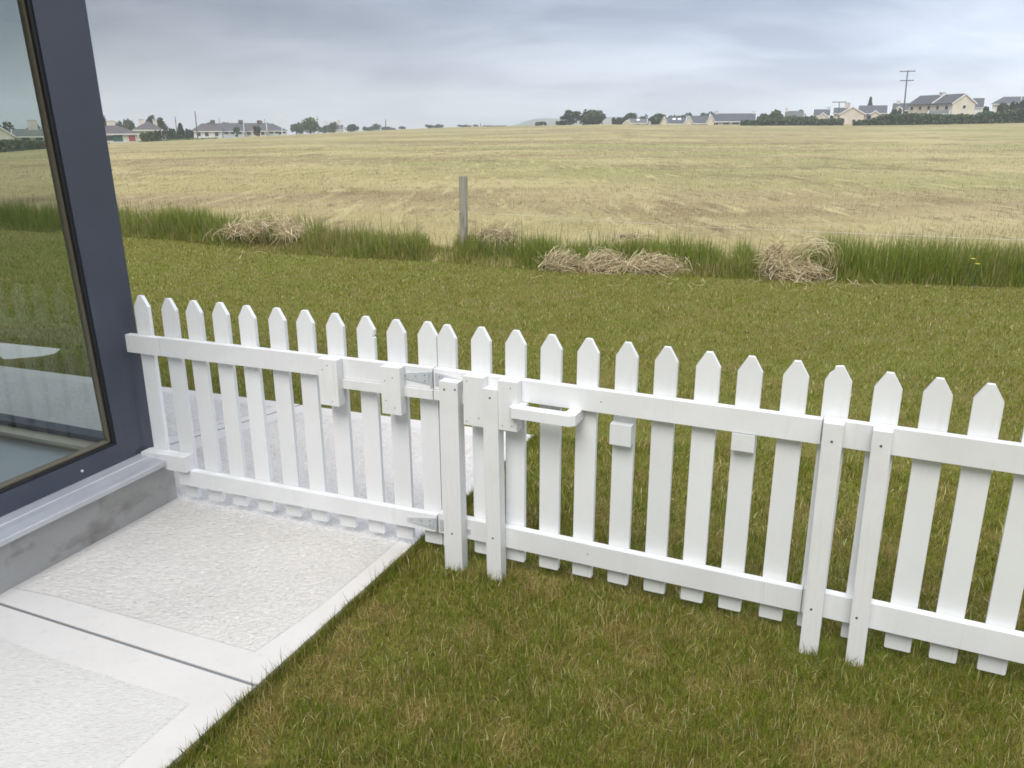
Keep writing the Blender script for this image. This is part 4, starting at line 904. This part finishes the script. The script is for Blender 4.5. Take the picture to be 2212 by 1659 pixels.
house('bungalow', 'small grey-roofed house below the domed tree', 1360, 1396, 272, 265.5, 257, 240, 'side', 6, M_PALE, M_GREYROOF, wins=((.5, .4, .8, 1.0),), sky_=((.5, .5),))
house('bungalow', 'slate-roofed bungalow with two skylights, left of three roofs', 1437, 1481, 272.5, 267, 254.5, 232, 'side', 8, M_PALE, M_SLATE, sky_=((.42, .6), (.68, .6)))
house('bungalow', 'slate-roofed bungalow in the middle of three roofs', 1484, 1530, 273, 266, 250.5, 228, 'side', 8, M_PALE, M_SLATE, wins=((.3, .2, .8, 1.1), (.65, .2, .8, 1.1)))
house('bungalow', 'long slate-roofed white bungalow with dark window openings', 1534, 1630, 269.5, 262, 245.5, 224, 'side', 9, M_PALE, M_SLATE, wins=((.12, .15, .8, 1.2), (.36, .15, .8, 1.5), (.58, .15, .8, 1.6), (.8, .15, .8, 1.1)), chim=((.12, .6, .9, M_PALE), (.97, .5, .6, M_PALE)))
def gablewall(x0, x1, yb_, yt, d, label):
    p0 = at(x0, yb_, d); p1 = at(x1, yb_, d); c = (p0 + p1) / 2; W = (p1 - p0).length; h_ = at((x0 + x1) / 2, yt, d).z - c.z
    return c, W, h_
for (x0, x1, yb_, ye, yt, d, lb) in ((1428, 1440, 272.5, 267, 252, 229, 'narrow white gabled end left of the skylight bungalow'), (1479, 1495, 273, 266, 250.5, 225, 'narrow pale gabled end left of the middle bungalow'), (1527, 1542, 273, 265, 248, 221, 'narrow pale gabled end left of the long white bungalow')):
    house('gabled_annexe', lb, x0, x1, yb_, ye, yt, d, 'gable', 3, M_BUFF, M_PALE)
tree(1634, 1664, 268, 246, 250, 'bushy green tree touching the long bungalow', MD, 'round', 900)
tree(1655, 1694, 268, 238, 262, 'tall spiky-topped green tree right of the long bungalow', MD, 'round', 1100, lob=12)
tree(1692, 1760, 266, 249, 238, 'wide grey green shrubs before the small green-roofed house', MD, 'low', 1200, name='bush', trunk=False)
tree(1722, 1738, 262, 236, 285, 'round dark tree beside the green-roofed house', DK, 'round', 300)
house('house', 'small house with grey green roof behind wide shrubs', 1695, 1734, 262, 254, 240, 265, 'side', 7, M_PALE, M_GREYROOF, chim=((.05, .8, .9, M_PALE),))
house('house', 'dark-roofed house with a white dormer gable left of the beige gable', 1757, 1790, 262, 249.5, 236.5, 262, 'side', 7, M_BUFF, M_SLATE, chim=((.93, .6, .8, M_PALE),))
house('porch', 'white gabled porch projecting below the dark roof', 1767, 1786, 262, 252, 243.5, 255, 'gable', 4, M_BUFF, M_SLATE, cat='porch')
tree(1790, 1812, 266, 250, 245, 'grey green bush left of the beige gable', MD, 'low', 400, name='bush', trunk=False)
# right cluster
house('house', 'beige house with broad gable and two small windows', 1812, 1865, 268, 246, 230.5, 228, 'gable', 9, M_BUFF, M_SLATE, wins=((.60, .10, .45, .7), (.82, .10, .45, .7)))
house('house', 'slate-roofed rear part left behind the beige gable', 1799, 1828, 266, 244, 233, 240, 'side', 8, M_BUFF, M_SLATE, chim=((.95, 1.2, 1.3, M_BUFF),))
house('house', 'long slate-roofed wing right of the beige gable', 1852, 1912, 264, 244, 228, 236, 'side', 9, M_BUFF, M_SLATE, wins=((.4, .3, .7, 1.1),))
house('porch', 'small gabled porch in front of the slate-roofed wing', 1880, 1897, 264, 246, 239, 230, 'gable', 5, M_BUFF, M_SLATE, cat='porch')
tree(1869, 1885, 245, 211, 300, 'pointed conifer standing behind the slate-roofed wing', DK, 'conifer', 500)
house('house', 'dark-roofed house with central gable behind the tall pole', 1926, 1961, 254, 238, 223, 265, 'side', 8, M_PALE, M_SLATE, wins=((.85, .5, .85, 1.0),), chim=((.3, .6, 1.0, M_PALE),))
house('porch', 'front gable of the dark-roofed house behind the tall pole', 1929, 1950, 254, 238, 230, 257, 'gable', 5, M_PALE, M_SLATE, wins=((.5, .3, .7, 1.1),), cat='porch')
tree(1922, 1944, 256, 233, 240, 'grey shrub in front of the dark-roofed house', MD, 'low', 400, name='bush', trunk=False)
house('house', 'slate roof part left of the narrow tall gable', 1972, 2008, 252, 231, 219.5, 240, 'side', 7, M_BUFF, M_SLATE, wins=((.3, .45, .8, 1.0),))
house('house', 'cream house with narrow tall gable left of the largest gable', 1994, 2037, 254, 230, 211, 247, 'gable', 10, M_CREAM, M_SLATE, rot=-.5, wins=((.6, .6, .8, .8),), chim=((.9, .6, .8, M_PALE),))
house('house', 'largest two-storey house with cream gable and one small upper window', 2049, 2108, 253, 222.5, 203, 228, 'gable', 17, M_CREAM, M_SLATE, rot=.62, wins=((.52, .62, .84, .7), (.45, .1, .3, .6)), chim=((.5, .5, 1.0, M_PALE),), partywall=.42, flank=5)
house('lean_to', 'low lean-to with grey roof left of the largest gable', 2006, 2047, 254, 245, 239.5, 224, 'side', 5, M_PALE, M_GREYROOF, cat='lean-to')
house('house', 'dark-roofed house partly hidden right of the largest gable', 2098, 2120, 250, 232, 212, 262, 'side', 8, M_PALE, M_SLATE, wins=((.6, .5, .8, 1.0),))
house('house', 'pale house with wide dark roof near the right edge', 2140, 2196, 252, 224, 208, 250, 'side', 10, M_PALE, M_SLATE, hip=(2.5, 0), wins=((.3, .55, .8, 1.1), (.62, .55, .8, 1.1)))
house('house', 'dark-roofed house cut off by the right edge', 2202, 2250, 250, 222, 208, 262, 'side', 9, M_PALE, M_SLATE)
tree(2150, 2176, 250, 222, 236, 'grey tree in front of the wide dark roof', DK, 'round', 500)
tree(2178, 2230, 250, 218, 232, 'dark purple-grey trees at the right edge', DK, 'low', 900)
tree(2122, 2136, 246, 229, 240, 'thin grey bush beside the white shed', DK, 'low', 250, name='bush', trunk=False)
wallthing(2104, 2122, 246, 236, 238, 'small white shed wall right of the largest house', M_PALE, 'shed_wall', 2)
# parked caravan / van roof showing above the hedge
def van(x0, x1, yb_, yt, d, label):
    p0 = at(x0, yb_, d); p1 = at(x1, yb_, d); c = (p0 + p1) / 2; W = (p1 - p0).length; h_ = at((x0 + x1) / 2, yt, d).z - c.z
    o = empty('parked_van', c, -math.atan2(c.x, c.y), label=label, cat='van')
    pr = [(-W / 2, .3), (W / 2, .3), (W / 2, h_ * .7), (W * .40, h_ * .97), (W * .1, h_), (-W * .25, h_ * .93), (-W * .42, h_ * .62), (-W / 2, h_ * .55)]
    link('body', bmesh_to('body', prism_bm(pr, 0, 1.9, 'xz'), .08), M_TRIM, o)
    link('window', bmesh_to('window', prism_bm([(-W * .36, h_ * .62), (W * .3, h_ * .66), (W * .28, h_ * .85), (-W * .22, h_ * .84)], -.02, .0, 'xz')), M_DKWIN, o)
    for s_ in (-.3, .3): link('wheel', bmesh_to('wheel', cyl_bm((s_ * W, -.03, .33), (s_ * W, .2, .33), .33, .33, 14)), M_GASKET, o)
van(2152, 2190, 251, 239, 226, 'white van roof showing above the hedge at far right')
hedge([(1600, 269, 261.5), (1640, 269, 260), (1720, 268.5, 258), (1760, 268, 258), (1822, 267.5, 257.5)], 212, 'low dark hedge from the long bungalow to the beige gable', n=3600)
hedge([(1843, 268, 264), (1880, 268, 257), (1910, 269, 250), (1972, 269, 246), (2045, 268, 248.5), (2105, 266, 250), (2112, 266, 244), (2160, 264, 240), (2212, 261.5, 235.5), (2300, 258, 232)], 206, 'long dense hedge below the houses at right', n=9000, depth=2.5)
hedge([(-80, 330, 308), (0, 327, 307), (80, 324, 306), (120, 322, 307)], 146, 'dark clipped hedge seen through the glass below the bungalows', n=3500, size=.3)
hedge([(232, 312.5, 309.5), (300, 309, 306), (345, 305.5, 303), (420, 302, 299.5), (470, 299.5, 297.5)], 186, 'low green verge hedge along the left edge of the field', LT, n=1500, depth=1, size=.2)

# utility poles and wires
def pole(xb, ybm, xt, yt, d, label, arms=(), r=.16, m_=M_POLE, cat='utility pole'):
    b = at(xb, ybm, d); t_ = at(xt, yt, d); o = empty('utility_pole', b, label=label, cat=cat, group='poles behind the field'); tt = t_ - b
    link('shaft', bmesh_to('shaft', cyl_bm((0, 0, -1.5), tt, r, r * .7, 8)), m_, o)
    bdir = Vector((b.y, -b.x, 0)).normalized()
    for (f_, half) in arms:
        c = tt * f_; a_ = c - bdir * half; e_ = c + bdir * half; up = Vector((0, 0, .1))
        bm = cyl_bm(a_, e_, .10, .10, 6); arm = link('cross_arm', bmesh_to('cross_arm', bm), m_, o)
        for k in (-.95, 0.35, .95):
            q_ = c + bdir * half * k; link('insulator', bmesh_to('insulator', cyl_bm(q_ + Vector((0, 0, .1)), q_ + Vector((0, 0, .4)), .09, .06, 6)), M_TRIM, arm)
    return b, t_
pole(1951.5, 251, 1961, 152, 222, 'tall pole with two cross-arms above the right houses', ((.98, 1.65), (.78, 1.45)), .19)
pole(1813, 247, 1813, 220, 236, 'short pole with one cross-arm left of the beige gable', ((.98, 1.7),), .15)
pole(384, 300, 378, 252, 240, 'thin leaning pole left of the dark conifer', (), .14)
pole(427, 299, 421, 240, 236, 'tall leaning pole at the left end of the terrace', (), .17)
pole(610, 292, 606, 243, 258, 'pale lamp post in front of the terrace right end', ((.80, .5),), .13, M_PALE, 'lamp post')
pole(687, 286, 685, 251, 300, 'thin pole behind the bright spiky tree', ((.80, .5),), .12)
pole(833, 282, 833, 258, 262, 'short dark pole alone on the field brow', (), .16)
pole(1038, 275, 1038, 266, 330, 'tiny pole at the brow left of the hill', (), .16)
pole(474, 270, 473, 254, 275, 'thin aerial mast above the first terrace chimney', (), .09)
pole(573, 270, 571, 257, 285, 'short aerial mast above the terrace right chimney', (), .1)

# ------------------------------------------------------------------ air
mh = bpy.data.materials.new('haze_air'); mh.use_nodes = True; t = mh.node_tree; t.nodes.clear()
oo = t.nodes.new('ShaderNodeOutputMaterial'); pv = t.nodes.new('ShaderNodeVolumePrincipled'); t.links.new(pv.outputs[0], oo.inputs['Volume'])
pv.inputs['Color'].default_value = (.84, .91, 1, 1); pv.inputs['Density'].default_value = .00062; pv.inputs['Anisotropy'].default_value = .0
link('haze', bmesh_to('haze', box_bm(-2350, 2350, -2350, 2350, -40, 60)), mh, kind='stuff', label='thin pale haze over the fields')
